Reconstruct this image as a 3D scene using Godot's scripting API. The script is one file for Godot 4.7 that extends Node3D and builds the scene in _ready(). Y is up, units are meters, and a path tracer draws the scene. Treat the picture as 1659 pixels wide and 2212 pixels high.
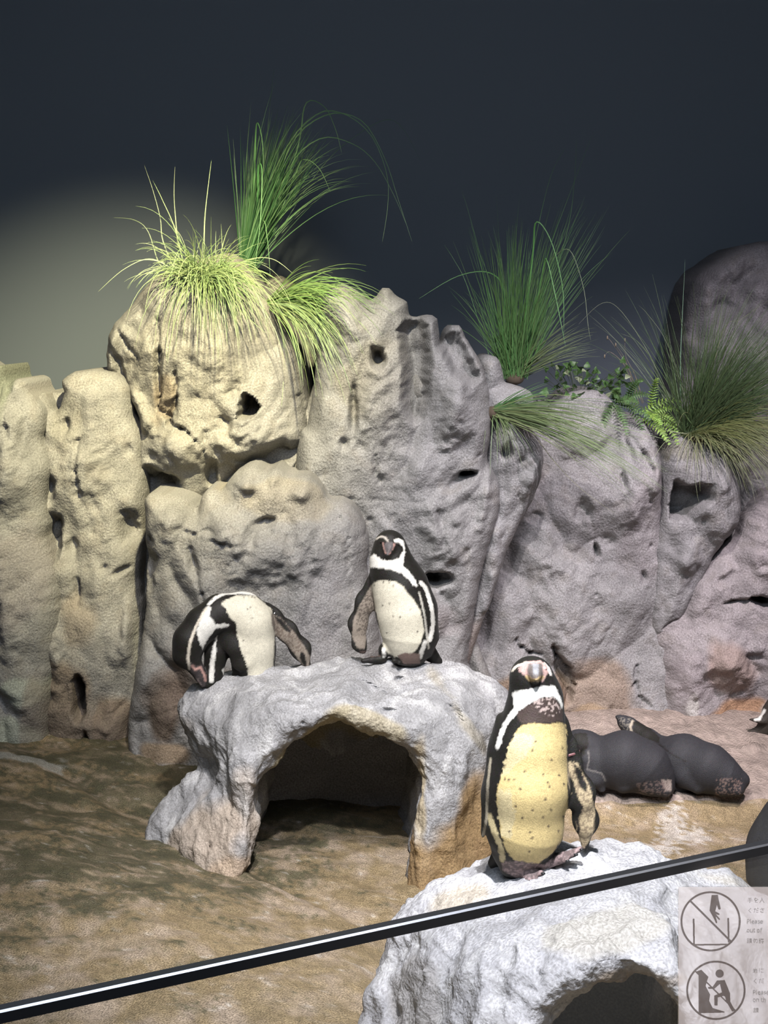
extends Node3D
# A penguin enclosure: artificial rock cliff, two hollow rocks, penguins, grasses, a glass barrier with a notice, lit by ceiling spotlights.

const F := 3039.0
const CX := 829.5
const CY := 1106.0
var cam := Vector3(0, 2.2, 0)
var cam_basis := Basis(Vector3.RIGHT, -atan((1106.0 - 697.0) / 3039.0))
var rng := RandomNumberGenerator.new()
var nz := FastNoiseLite.new()
var nf := FastNoiseLite.new()
var ridge := FastNoiseLite.new()
var one := FastNoiseLite.new()
var M := {}
var used := {}
var t0 := 0


func stage(s: String) -> void:
	print("%6.1f s  %s" % [(Time.get_ticks_msec() - t0) / 1000.0, s])


# ---------------------------------------------------------------- pixels and places
func ray(px: float, py: float) -> Vector3:
	return (cam_basis * Vector3((px - CX) / F, (CY - py) / F, -1.0))

func at(px: float, py: float, depth: float) -> Vector3:
	var d := ray(px, py)
	return cam + d * (depth / -d.z)

func on_level(px: float, py: float, h: float) -> Vector3:
	var d := ray(px, py)
	return cam + d * ((h - cam.y) / d.y)

func pix(w: Vector3) -> Vector2:
	var l := cam_basis.inverse() * (w - cam)
	return Vector2(CX + F * l.x / -l.z, CY - F * l.y / -l.z)

func touch(mesh: Mesh, px: float, py: float, fallback: float) -> Vector3:
	var tm := mesh.generate_triangle_mesh()
	var hit := tm.intersect_ray(cam, ray(px, py).normalized())
	return hit.position if hit else at(px, py, fallback)


# ---------------------------------------------------------------- scene tree helpers
func numbered(n: String) -> String:
	used[n] = used.get(n, -1) + 1
	return n if used[n] == 0 else "%s_%03d" % [n, used[n]]

func tag(o: Node, label: String, category: String, group := "", kind := "") -> void:
	if label: o.set_meta("label", label)
	if category: o.set_meta("category", category)
	if group: o.set_meta("group", group)
	if kind: o.set_meta("kind", kind)

func thing(called: String, label: String, category: String, where := Vector3.ZERO, group := "") -> Node3D:
	var o := Node3D.new()
	o.name = numbered(called)
	add_child(o)
	o.position = where
	tag(o, label, category, group)
	return o

func put(called: String, mesh: Mesh, m: Material, parent: Node = self) -> MeshInstance3D:
	var o := MeshInstance3D.new()
	o.name = numbered(called) if parent == self else called
	o.mesh = mesh
	o.material_override = m
	o.cast_shadow = GeometryInstance3D.SHADOW_CASTING_SETTING_ON
	parent.add_child(o, true)
	return o

func struct(called: String, mesh: Mesh, m: Material) -> MeshInstance3D:
	var o := put(called, mesh, m)
	o.set_meta("kind", "structure")
	return o

func normals(v: PackedVector3Array, idx: PackedInt32Array) -> PackedVector3Array:
	var n := PackedVector3Array()
	n.resize(v.size())
	var k := 0
	var e := idx.size()
	while k < e:
		var i := idx[k]
		var j := idx[k + 1]
		var l := idx[k + 2]
		var c := (v[l] - v[i]).cross(v[j] - v[i])
		n[i] += c
		n[j] += c
		n[l] += c
		k += 3
	for q in n.size():
		n[q] = n[q].normalized()
	return n

func arrays(v: PackedVector3Array, idx: PackedInt32Array, col: PackedColorArray, n: PackedVector3Array) -> Array:
	var a := []
	a.resize(Mesh.ARRAY_MAX)
	a[Mesh.ARRAY_VERTEX] = v
	a[Mesh.ARRAY_INDEX] = idx
	if col.size(): a[Mesh.ARRAY_COLOR] = col
	a[Mesh.ARRAY_NORMAL] = n
	return a

func as_mesh(a: Array) -> ArrayMesh:
	var m := ArrayMesh.new()
	m.add_surface_from_arrays(Mesh.PRIMITIVE_TRIANGLES, a)
	return m

func finish(v: PackedVector3Array, idx: PackedInt32Array, col := PackedColorArray()) -> ArrayMesh:
	return as_mesh(arrays(v, idx, col, normals(v, idx)))

func boxmesh(s: Vector3) -> BoxMesh:
	var b := BoxMesh.new()
	b.size = s
	return b

func smooth(a: float, b: float, x: float) -> float:
	var t := clampf((x - a) / (b - a), 0.0, 1.0)
	return t * t * (3.0 - 2.0 * t)


# ---------------------------------------------------------------- materials
func noise_tex(freq: float, oct: int, lo: Color, hi: Color, sd: int, side := 512, kind := FastNoiseLite.TYPE_SIMPLEX_SMOOTH, gamma := 1.0) -> ImageTexture:
	var n := FastNoiseLite.new()
	n.noise_type = kind
	n.seed = sd
	n.frequency = freq
	n.fractal_type = FastNoiseLite.FRACTAL_FBM
	n.fractal_octaves = oct
	n.fractal_gain = 0.55
	var im := n.get_seamless_image(side, side, false, false, 0.1, true)
	im.convert(Image.FORMAT_RGBA8)
	if lo != Color.BLACK or hi != Color.WHITE or gamma != 1.0:
		var d := im.get_data()
		for i in side * side:
			var t := pow(d[i * 4] / 255.0, gamma)
			d[i * 4] = int(255 * lerpf(lo.r, hi.r, t))
			d[i * 4 + 1] = int(255 * lerpf(lo.g, hi.g, t))
			d[i * 4 + 2] = int(255 * lerpf(lo.b, hi.b, t))
		im = Image.create_from_data(side, side, false, Image.FORMAT_RGBA8, d)
	return ImageTexture.create_from_image(im)

func mat(c: Color, rough := 0.8, metal := 0.0) -> StandardMaterial3D:
	var m := StandardMaterial3D.new()
	m.albedo_color = c
	m.roughness = rough
	m.metallic = metal
	return m

func lin(r: float, g: float, b: float) -> Color:
	return Color(r, g, b).linear_to_srgb()

func textured(tex: Texture2D, bump: Texture2D, scale: float, relief: float, rough: float, world := true) -> StandardMaterial3D:
	var m := StandardMaterial3D.new()
	m.vertex_color_use_as_albedo = true
	m.albedo_texture = tex
	m.uv1_triplanar = true
	m.uv1_world_triplanar = world
	m.uv1_scale = Vector3.ONE * scale
	m.uv1_triplanar_sharpness = 4.0
	m.roughness = rough
	m.metallic_specular = 0.35
	if relief > 0.0:
		m.heightmap_enabled = true
		m.heightmap_texture = bump
		m.heightmap_scale = relief
	return m

func make_materials() -> void:
	var grain := noise_tex(0.035, 5, Color(0.62, 0.61, 0.6), Color(1, 1, 1), 11, 1024, FastNoiseLite.TYPE_SIMPLEX_SMOOTH, 0.8)
	var stucco := noise_tex(0.02, 6, Color.BLACK, Color.WHITE, 23, 1024)
	M.rock = textured(grain, stucco, 2.4, 0.34, 0.9)
	M.hollow = textured(grain, stucco, 2.6, 0.36, 0.8)
	M.floor = textured(noise_tex(0.07, 4, Color(0.36, 0.35, 0.33), Color(1, 1, 1), 77, 1024, FastNoiseLite.TYPE_SIMPLEX_SMOOTH, 0.55), noise_tex(0.07, 4, Color.BLACK, Color.WHITE, 77, 1024), 1.7, 0.6, 0.6)
	var down := noise_tex(0.06, 3, Color(0.8, 0.8, 0.8), Color(1, 1, 1), 5, 512)
	M.feather = textured(down, noise_tex(0.05, 4, Color.BLACK, Color.WHITE, 8, 512), 6.0, 0.06, 0.6, false)
	M.feather.rim_enabled = true
	M.feather.rim = 0.05
	M.slate = textured(down, noise_tex(0.04, 3, Color.BLACK, Color.WHITE, 18, 512), 7.0, 0.1, 0.66, false)
	M.mat = textured(down, noise_tex(0.03, 1, Color.BLACK, Color.WHITE, 41, 512, FastNoiseLite.TYPE_CELLULAR), 5.5, 0.9, 0.85)
	M.blade = StandardMaterial3D.new()
	M.blade.vertex_color_use_as_albedo = true
	M.blade.roughness = 0.5
	M.blade.backlight_enabled = true
	M.blade.backlight = Color(0.35, 0.4, 0.25)
	M.wall = mat(lin(0.1, 0.12, 0.145), 0.8)
	M.dark = mat(lin(0.02, 0.02, 0.022), 0.9)
	M.steel = mat(lin(0.5, 0.5, 0.52), 0.38, 1.0)
	M.black_metal = mat(lin(0.012, 0.012, 0.013), 0.4, 0.3)
	M.glass = mat(Color(0.97, 0.99, 0.98, 0.018), 0.03)
	M.glass.transparency = BaseMaterial3D.TRANSPARENCY_ALPHA
	M.eye = mat(lin(0.012, 0.009, 0.008), 0.08)
	M.band_white = mat(lin(0.8, 0.8, 0.8), 0.4)
	M.band_green = mat(lin(0.03, 0.3, 0.14), 0.35)
	M.band_brown = mat(lin(0.16, 0.07, 0.07), 0.4)
	M.soil = mat(lin(0.06, 0.045, 0.03), 0.95)
	M.claw = mat(lin(0.01, 0.01, 0.01), 0.5)


# ---------------------------------------------------------------- stains: patches of matter on a surface, laid out in the rock's own face
# rule: [px, py, rx, ry, turn, colour, strength, noise scale]
func stained(c: Color, u: float, v: float, p: Vector3, rules: Array) -> Color:
	for r in rules:
		var dx: float = u - r[0]
		var dy: float = v - r[1]
		var rm: float = maxf(r[2], r[3]) * 1.5
		if absf(dx) > rm or absf(dy) > rm: continue
		var cs := cos(r[4])
		var sn := sin(r[4])
		var qx: float = (dx * cs + dy * sn) / r[2]
		var qy: float = (-dx * sn + dy * cs) / r[3]
		var w := 1.0 - sqrt(qx * qx + qy * qy)
		if w < -0.5: continue
		w += nf.get_noise_3dv(p * r[7]) * 1.1
		w = clampf(w / 0.3, 0.0, 1.0) * r[6]
		if w > 0.0:
			c = c.lerp(r[5], w)
	return c


# ---------------------------------------------------------------- rock masses of the cliff
func curve_points(px: Array, depth: float, step: float, jag: float, sd: float) -> PackedVector2Array:
	var p := PackedVector2Array()
	var n := px.size() / 2
	for i in n:
		var w := at(px[i * 2], px[i * 2 + 1], depth)
		p.append(Vector2(w.x, w.y))
	var out := PackedVector2Array()
	for i in n:
		var a := p[(i - 1 + n) % n]
		var b := p[i]
		var c := p[(i + 1) % n]
		var d := p[(i + 2) % n]
		var k := maxi(1, int(b.distance_to(c) / step))
		for j in k:
			var q := b.cubic_interpolate(c, a, d, j / float(k))
			out.append(q + Vector2(nf.get_noise_2d(q.x * 14.0 + sd, q.y * 14.0), nf.get_noise_2d(q.x * 14.0, q.y * 14.0 + sd + 50.0)) * jag)
	return out

# o: edge, bulge, cell, seed, low, mid, fine, back, dents, cracks, bumps, base, stains, lean
func rock_mesh(px: Array, depth: float, o: Dictionary) -> Array:
	var c: float = o.get("cell", 0.011)
	var sd: float = o.get("seed", 1) * 17.3
	var edge: float = o.get("edge", 0.16)
	var bulge: float = o.get("bulge", 0.18)
	var low: float = o.get("low", 0.05)
	var mid: float = o.get("mid", 0.02)
	var fine: float = o.get("fine", 0.006)
	var bil: float = o.get("bil", 0.05)
	var lean: float = o.get("lean", 0.0)
	var base: Color = o.get("base", Color(0.3, 0.295, 0.285))
	var rules: Array = o.get("stains", [])
	var poly := curve_points(px, depth, 0.02, o.get("jag", 0.006), sd)
	var np := poly.size()
	var lo := poly[0]
	var hi := poly[0]
	for q in poly:
		lo = lo.min(q)
		hi = hi.max(q)
	lo -= Vector2(2, 2) * c
	var nx := int((hi.x - lo.x) / c) + 3
	var ny := int((hi.y - lo.y) / c) + 3
	var B := 8
	var dist := PackedFloat32Array()
	dist.resize(nx * ny)
	var pos := PackedVector2Array()
	pos.resize(nx * ny)
	var diag := B * c * 0.75
	for by in range(0, ny, B):
		for bx in range(0, nx, B):
			var mp := lo + Vector2(bx + B * 0.5, by + B * 0.5) * c
			var best := 1e9
			var ds := PackedFloat32Array()
			ds.resize(np)
			for i in np:
				var a := poly[i]
				var ba := poly[(i + 1) % np] - a
				var pa := mp - a
				var h := clampf(pa.dot(ba) / maxf(ba.length_squared(), 1e-12), 0.0, 1.0)
				var dd := (pa - ba * h).length()
				ds[i] = dd
				if dd < best: best = dd
			var inside := Geometry2D.is_point_in_polygon(mp, poly)
			if best > diag * 2.0 + c * 3.0 and (not inside or best > edge * 2.0 + diag * 2.0):
				var s := best if inside else -best
				for y in range(by, mini(by + B, ny)):
					for x in range(bx, mini(bx + B, nx)):
						dist[y * nx + x] = s
						pos[y * nx + x] = lo + Vector2(x, y) * c
				continue
			var near := PackedInt32Array()
			for i in np:
				if ds[i] < best + diag * 2.0: near.append(i)
			for y in range(by, mini(by + B, ny)):
				for x in range(bx, mini(bx + B, nx)):
					var p := lo + Vector2(x, y) * c
					var bd := 1e9
					var bp := p
					for i in near:
						var a := poly[i]
						var ba := poly[(i + 1) % np] - a
						var pa := p - a
						var h := clampf(pa.dot(ba) / maxf(ba.length_squared(), 1e-12), 0.0, 1.0)
						var q := a + ba * h
						var dd := p.distance_squared_to(q)
						if dd < bd:
							bd = dd
							bp = q
					bd = sqrt(bd)
					if not Geometry2D.is_point_in_polygon(p, poly):
						bd = -bd
						if bd > -c * 1.6: p = bp
					dist[y * nx + x] = bd
					pos[y * nx + x] = p
	# relief
	var off := PackedFloat32Array()
	off.resize(nx * ny)
	for i in nx * ny:
		var d := dist[i]
		if d < -c * 1.6: continue
		d = maxf(d, 0.0)
		var t := minf(d / (edge * 0.4), 1.0)
		var t2 := minf(d / (edge * 2.0), 1.0)
		var p := pos[i]
		var v := (sqrt(t * (2.0 - t)) * 0.42 + t2 * (2.0 - t2) * 0.58) * bulge
		var soft := minf(1.0, d / 0.07)
		v += soft * (nz.get_noise_2d(p.x * 1.6 + sd, p.y * 1.1) * low + nz.get_noise_2d(p.x * 4.0, p.y * 2.8 + sd) * mid)
		var r := ridge.get_noise_2d(p.x * 3.0 + sd, p.y * 2.2)
		v -= soft * maxf(0.0, r - 0.6) * mid * 1.2
		var wx := nz.get_noise_2d(p.x * 1.1 + sd, p.y * 1.1 + 4.0) * 0.35
		v += soft * bil * (absf(one.get_noise_2d((p.x + wx) * 1.25 + sd, (p.y + wx) * 0.7)) * 2.2 - 0.7)
		v += soft * bil * 0.16 * (absf(one.get_noise_2d((p.x - wx) * 3.8, (p.y + wx) * 2.3 + sd)) * 2.2 - 0.7)
		v += nf.get_noise_2d(p.x * 16.0, p.y * 16.0 + sd) * fine * 0.6
		v -= lean * (p.y - 1.2)
		off[i] = v
	var scale := 1.0 / (at(CX + 1.0, CY, depth).x - at(CX, CY, depth).x)
	for e in o.get("bumps", []):
		_carve(off, pos, lo, c, nx, ny, depth, scale, e, -1.0, sd)
	for e in o.get("dents", []):
		_carve(off, pos, lo, c, nx, ny, depth, scale, e, 1.0, sd)
	for e in o.get("holes", []):   # [depth, soft px, px ...]: a hollow with an outline of its own
		var hp := PackedVector2Array()
		for k in range(2, e.size(), 2):
			var q3 := at(e[k], e[k + 1], depth)
			hp.append(Vector2(q3.x, q3.y))
		var l := hp[0]
		var g := hp[0]
		for q in hp:
			l = l.min(q)
			g = g.max(q)
		var soft_m: float = e[1] / scale
		for y in range(maxi(0, int((l.y - lo.y) / c)), mini(ny, int((g.y - lo.y) / c) + 2)):
			for x in range(maxi(0, int((l.x - lo.x) / c)), mini(nx, int((g.x - lo.x) / c) + 2)):
				var p := pos[y * nx + x]
				var q := p + Vector2(nf.get_noise_2d(p.x * 16.0, p.y * 16.0), nf.get_noise_2d(p.y * 16.0, p.x * 16.0 + 9.0)) * 0.008
				if not Geometry2D.is_point_in_polygon(q, hp): continue
				var dm := 1e9
				for k in hp.size():
					dm = minf(dm, Geometry2D.get_closest_point_to_segment(q, hp[k], hp[(k + 1) % hp.size()]).distance_to(q))
				off[y * nx + x] -= e[0] * smooth(-0.15, 1.0, dm / soft_m)
	for e in o.get("cracks", []):
		var w: float = maxf(e[0] / scale, c * 1.35)
		for k in range(2, e.size() - 3, 2):
			var a3 := at(e[k], e[k + 1], depth)
			var b3 := at(e[k + 2], e[k + 3], depth)
			var a := Vector2(a3.x, a3.y)
			var ba := Vector2(b3.x, b3.y) - a
			var l := a.min(a + ba) - Vector2(w, w) * 1.8
			var g := a.max(a + ba) + Vector2(w, w) * 1.8
			for y in range(maxi(0, int((l.y - lo.y) / c)), mini(ny, int((g.y - lo.y) / c) + 2)):
				for x in range(maxi(0, int((l.x - lo.x) / c)), mini(nx, int((g.x - lo.x) / c) + 2)):
					var p := pos[y * nx + x]
					var q := p + Vector2(nf.get_noise_2d(p.x * 20.0, p.y * 20.0), nf.get_noise_2d(p.y * 20.0, p.x * 20.0 + 9.0)) * w * 0.9
					var h := clampf((q - a).dot(ba) / maxf(ba.length_squared(), 1e-9), 0.0, 1.0)
					var dd := (q - a - ba * h).length() / w
					if dd < 1.0: off[y * nx + x] -= e[1] * 0.5 * (1.0 - dd * dd)
	# mesh
	var v := PackedVector3Array()
	var col := PackedColorArray()
	var id := PackedInt32Array()
	id.resize(nx * ny)
	id.fill(-1)
	var keep := PackedByteArray()
	keep.resize(nx * ny)
	var idx := PackedInt32Array()
	for y in ny - 1:
		for x in nx - 1:
			var q := y * nx + x
			if dist[q] > 0.0 or dist[q + 1] > 0.0 or dist[q + nx] > 0.0 or dist[q + nx + 1] > 0.0:
				keep[q] = 1
				for k in [q, q + 1, q + nx, q + nx + 1]:
					if id[k] < 0:
						id[k] = v.size()
						var w := Vector3(pos[k].x, pos[k].y, -depth + off[k])
						v.append(w)
						col.append(rock_color(w, depth, base, rules, sd))
				idx.append_array([id[q], id[q + nx], id[q + nx + 1], id[q], id[q + nx + 1], id[q + 1]])
	var back: float = o.get("back", 0.5)
	var bid := {}
	for y in ny - 1:
		for x in nx - 1:
			var q := y * nx + x
			if not keep[q]: continue
			for e in [[q, q + 1, q - nx], [q + 1, q + nx + 1, q + 1], [q + nx + 1, q + nx, q + nx], [q + nx, q, q - 1]]:
				if e[2] >= 0 and keep[e[2]]: continue
				for k in 2:
					if not bid.has(e[k]):
						bid[e[k]] = v.size()
						var f := v[id[e[k]]]
						v.append(Vector3(f.x, f.y, -depth - back))
						col.append(col[id[e[k]]])
				idx.append_array([id[e[0]], id[e[1]], bid[e[1]], id[e[0]], bid[e[1]], bid[e[0]]])
	return arrays(v, idx, col, normals(v, idx))

func _carve(off: PackedFloat32Array, pos: PackedVector2Array, lo: Vector2, c: float, nx: int, ny: int, depth: float, scale: float, e: Array, sgn: float, sd: float) -> void:
	var m := at(e[0], e[1], depth)
	var rx: float = e[2] / scale
	var ry: float = e[3] / scale
	var cs := cos(deg_to_rad(e[4]))
	var sn := sin(deg_to_rad(e[4]))
	var small: bool = sgn > 0.0 and maxf(e[2], e[3]) < 21.0
	var hard: float = e[6] if e.size() > 6 else (0.95 if small else 0.7)
	var rm := maxf(rx, ry) * 1.3
	for y in range(maxi(0, int((m.y - rm - lo.y) / c)), mini(ny, int((m.y + rm - lo.y) / c) + 2)):
		for x in range(maxi(0, int((m.x - rm - lo.x) / c)), mini(nx, int((m.x + rm - lo.x) / c) + 2)):
			var p := pos[y * nx + x]
			var dx := p.x - m.x
			var dy := -(p.y - m.y)
			var qx := (dx * cs + dy * sn) / rx
			var qy := (-dx * sn + dy * cs) / ry
			var w := 1.0 - sqrt(qx * qx + qy * qy) + nf.get_noise_2d(p.x * 9.0 + sd, p.y * 9.0) * 0.28
			if w > 0.0:
				off[y * nx + x] -= sgn * e[5] * (0.3 if small else (0.7 if sgn > 0.0 and e[5] < 0.2 else 1.0)) * smooth(0.0, hard, w)

func rock_color(w: Vector3, depth: float, base: Color, rules: Array, sd: float) -> Color:
	var u := CX + (w.x) * F / depth
	var f := pix(Vector3(w.x, w.y, -depth))
	var n := nz.get_noise_3dv(w * 3.0 + Vector3(sd, 0, 0))
	var n2 := nf.get_noise_3dv(w * 7.0)
	var k := 1.0 + n * 0.22 + n2 * 0.28
	var cc := Color(base.r * k, base.g * k, base.b * k)
	cc = cc.lerp(Color(0.2, 0.18, 0.155), clampf(n2 * 1.4 - 0.25 + n * 0.3, 0.0, 0.35))
	return stained(cc, f.x, f.y, w, rules)


# ---------------------------------------------------------------- hollow rocks: a shell swept from the tunnel's inside over the rim and the face to the back
func cat(p: Array, t: float) -> Vector3:
	var n := p.size()
	var x := clampf(t, 0.0, 1.0) * (n - 1)
	var i := mini(int(x), n - 2)
	var f := x - i
	var a: Vector3 = p[maxi(i - 1, 0)]
	var b: Vector3 = p[i]
	var c: Vector3 = p[i + 1]
	var d: Vector3 = p[mini(i + 2, n - 1)]
	return b.cubic_interpolate(c, a, d, f)

# pairs: [inner px, inner py, outer px, outer py, depth of the rim, depth of the outline]
func hollow_mesh(pairs: Array, N: int, MM: int, o: Dictionary) -> ArrayMesh:
	var sd: float = o.get("seed", 1) * 13.7
	var deep: float = o.get("deep", 0.9)
	var bul: float = o.get("bulge", 0.08)
	var mid := Vector3.ZERO
	for e in pairs: mid += at(e[0], e[1], e[4])
	mid /= pairs.size()
	var rows := []
	for e in pairs:
		var zi: float = e[4]
		var zo: float = e[5]
		var I := at(e[0], e[1], zi)
		var inn := Vector3(lerpf(mid.x, I.x, 0.98), lerpf(mid.y, I.y, 0.98), I.z)
		var r := []
		r.append(Vector3(lerpf(mid.x, I.x, 0.9), lerpf(mid.y, I.y, 0.9), I.z - deep))
		r.append(Vector3(lerpf(mid.x, I.x, 1.02), lerpf(mid.y, I.y, 1.02), I.z - deep * 0.4))
		r.append(inn + Vector3(0, 0, -0.07))
		r.append(I + Vector3(0, 0, 0.0))
		for f in [0.12, 0.35, 0.62, 0.86]:
			var z := lerpf(zi, zo, pow(f, 1.5)) - bul * sin(PI * minf(1.0, f * 0.9 + 0.18))
			r.append(at(lerpf(e[0], e[2], f), lerpf(e[1], e[3], f), z))
		var O := at(e[2], e[3], zo)
		r.append(O)
		r.append(Vector3(lerpf(mid.x, O.x, 0.97), O.y - 0.09, O.z - 0.22))
		r.append(Vector3(lerpf(mid.x, O.x, 0.9), O.y * 0.62 - 0.1, O.z - 0.48))
		r.append(Vector3(lerpf(mid.x, O.x, 0.85), -0.2, O.z - 0.62))
		rows.append(r)
	var K: int = rows[0].size()
	var p := PackedVector3Array()
	p.resize(N * MM)
	for i in N:
		var t := i / float(N - 1)
		var sec := []
		for k in K:
			var line := []
			for r in rows: line.append(r[k])
			sec.append(cat(line, t))
		for j in MM:
			# more rows on the visible face than inside and behind
			var s := j / float(MM - 1)
			p[i * MM + j] = cat(sec, s)
	# roughen along the normal
	var q := p.duplicate()
	var low: float = o.get("low", 0.03)
	var fine: float = o.get("fine", 0.006)
	for i in N:
		for j in MM:
			var a := p[mini(i + 1, N - 1) * MM + j] - p[maxi(i - 1, 0) * MM + j]
			var b := p[i * MM + mini(j + 1, MM - 1)] - p[i * MM + maxi(j - 1, 0)]
			var n := a.cross(b).normalized()
			var w := p[i * MM + j]
			var h := nz.get_noise_3dv(w * 3.5 + Vector3(sd, 0, 0)) * low + nf.get_noise_3dv(w * Vector3(9, 5, 9) + Vector3(0, sd, 0)) * low * 0.45 + nf.get_noise_3dv(w * 26.0) * fine + (absf(one.get_noise_3dv(w * Vector3(5.0, 3.0, 5.0) + Vector3(sd, 0, 0))) * 2.0 - 0.6) * low * 0.55
			h -= maxf(0.0, ridge.get_noise_3dv(w * Vector3(3.2, 1.6, 3.2) + Vector3(sd, 0, 0)) - 0.5) * low * 0.8
			q[i * MM + j] = w - n * h * (-1.0 if o.get("flip", false) else 1.0)
	var scale_px: Array = o.get("dents", [])
	for e in scale_px:
		var rx: float = e[2]
		for i in N:
			for j in range(MM * 2 / 11, MM * 9 / 11):
				var f := pix(p[i * MM + j])
				var dx: float = f.x - e[0]
				var dy: float = f.y - e[1]
				if absf(dx) > 60 or absf(dy) > 60: continue
				var cs := cos(deg_to_rad(e[4]))
				var sn := sin(deg_to_rad(e[4]))
				var w := 1.0 - Vector2((dx * cs + dy * sn) / e[2], (-dx * sn + dy * cs) / e[3]).length() + nf.get_noise_2d(f.x * 0.06, f.y * 0.06) * 0.4
				if w > 0.0: q[i * MM + j] += ray(f.x, f.y).normalized() * e[5] * smooth(0, 0.6, w)
	var col := PackedColorArray()
	var base: Color = o.get("base", Color(0.34, 0.345, 0.36))
	var rules: Array = o.get("stains", [])
	for i in N:
		for j in MM:
			var w := q[i * MM + j]
			var f := pix(w)
			var n := nz.get_noise_3dv(w * 4.0 + Vector3(sd, 3, 0))
			var n2 := nf.get_noise_3dv(w * 9.0)
			var k := 1.0 + n * 0.2 + n2 * 0.22
			var c := Color(base.r * k, base.g * k, base.b * k)
			# dried white droppings in streaks
			var streak := ridge.get_noise_3dv(w * Vector3(7.0, 1.7, 7.0) + Vector3(sd, 0, 0))
			c = c.lerp(Color(0.62, 0.62, 0.62), clampf((streak - 0.3) * 2.4, 0.0, 1.0) * clampf(n * 1.8 + 0.45, 0.0, 0.8))
			if j > MM * 2 / 11: c = stained(c, f.x, f.y, w, rules)
			col.append(c)
	var idx := PackedInt32Array()
	for i in N - 1:
		for j in MM - 1:
			var a := i * MM + j
			var b := a + MM
			idx.append_array([a, a + 1, b + 1, a, b + 1, b])
	# the tunnel's far end
	var end := q.size()
	q.append(mid + Vector3(0, -0.1, -deep - 0.05))
	col.append(base)
	for i in N - 1:
		idx.append_array([i * MM, (i + 1) * MM, end])
	idx.append_array([(N - 1) * MM, 0, end])
	return finish(q, idx, col)

func arch_pairs() -> Array:
	var inner := [522,2080, 522,1958, 525,1884, 542,1825, 547,1785, 542,1716, 549,1686, 592,1642, 631,1597, 660,1580, 690,1568, 730,1556, 770,1576, 819,1580, 854,1602, 898,1649, 918,1696, 915,1736, 902,1800, 897,1850, 885,1934, 876,2000, 873,2100]
	var outer := [296,1960, 318,1800, 340,1745, 388,1694, 424,1662, 427,1637, 410,1597, 388,1528, 446,1475, 537,1441, 640,1443, 745,1426, 834,1424, 900,1431, 1002,1440, 1091,1499, 1122,1580, 1130,1680, 1150,1780, 1170,1850, 1190,1920, 1200,1990, 1200,2090]
	var r := []
	for i in inner.size() / 2:
		var top := sin(PI * i / (inner.size() / 2 - 1.0))
		r.append([inner[i * 2], inner[i * 2 + 1], outer[i * 2], outer[i * 2 + 1], 5.27 + 0.1 * top, 5.72 + 0.03 * top])
	return r

func near_pairs() -> Array:
	var inner := [1130,2760, 1120,2500, 1140,2330, 1182,2225, 1232,2162, 1270,2130, 1310,2110, 1350,2100, 1390,2104, 1430,2118, 1462,2150, 1490,2200, 1515,2300, 1530,2500, 1530,2760]
	var outer := [640,2760, 700,2480, 775,2230, 822,2080, 846,1998, 905,1950, 985,1905, 1060,1872, 1150,1848, 1245,1833, 1390,1833, 1440,1864, 1530,1888, 1640,1928, 1850,2120]
	var r := []
	for i in inner.size() / 2:
		var top := sin(PI * i / (inner.size() / 2 - 1.0))
		r.append([inner[i * 2], inner[i * 2 + 1], outer[i * 2], outer[i * 2 + 1], 3.1 + 0.08 * top, 3.72 + 0.16 * top])
	return r


# ---------------------------------------------------------------- floor
func floor_height(x: float, z: float) -> float:
	# a low bank of poured concrete on the left whose edge runs past the hollow rock's foot
	var a := Vector2(-0.95, -5.85)
	var b := Vector2(-0.1, -4.95)
	var n := (b - a).normalized().orthogonal()
	var d := (Vector2(x, z) - a).dot(n)
	var h := 0.15 * smooth(-0.02, 0.9, -d if n.x > 0 else d) * smooth(-7.3, -6.2, z)
	h += 0.05 * smooth(-0.01, 0.12, -d if n.x > 0 else d) * smooth(-7.3, -6.2, z)
	# the floor climbs towards the cliff
	h += 0.115 * smooth(-5.9, -6.7, z) * smooth(0.1, -0.5, x)
	h += 0.06 * smooth(-6.7, -7.3, z) * smooth(0.4, 0.9, x)
	# the ledge with the mat
	h += 0.06 * smooth(0.62, 0.85, x) * smooth(-5.95, -6.2, z)
	h += nz.get_noise_2d(x * 2.5, z * 2.5) * 0.02 + nf.get_noise_2d(x * 8.0, z * 8.0) * 0.006
	return h

func floor_mesh() -> ArrayMesh:
	var v := PackedVector3Array()
	var col := PackedColorArray()
	var idx := PackedInt32Array()
	var x0 := -3.2
	var z0 := -8.2
	var c := 0.0135
	var nx := int(6.6 / c)
	var nzz := int(6.0 / c)
	for j in nzz:
		var z := z0 + j * c
		for i in nx:
			var x := x0 + i * c
			v.append(Vector3(x, floor_height(x, z), z))
			col.append(floor_color(x, z))
	for j in nzz - 1:
		for i in nx - 1:
			var a := j * nx + i
			idx.append_array([a, a + 1, a + nx + 1, a, a + nx + 1, a + nx])
	return finish(v, idx, col)

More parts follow.
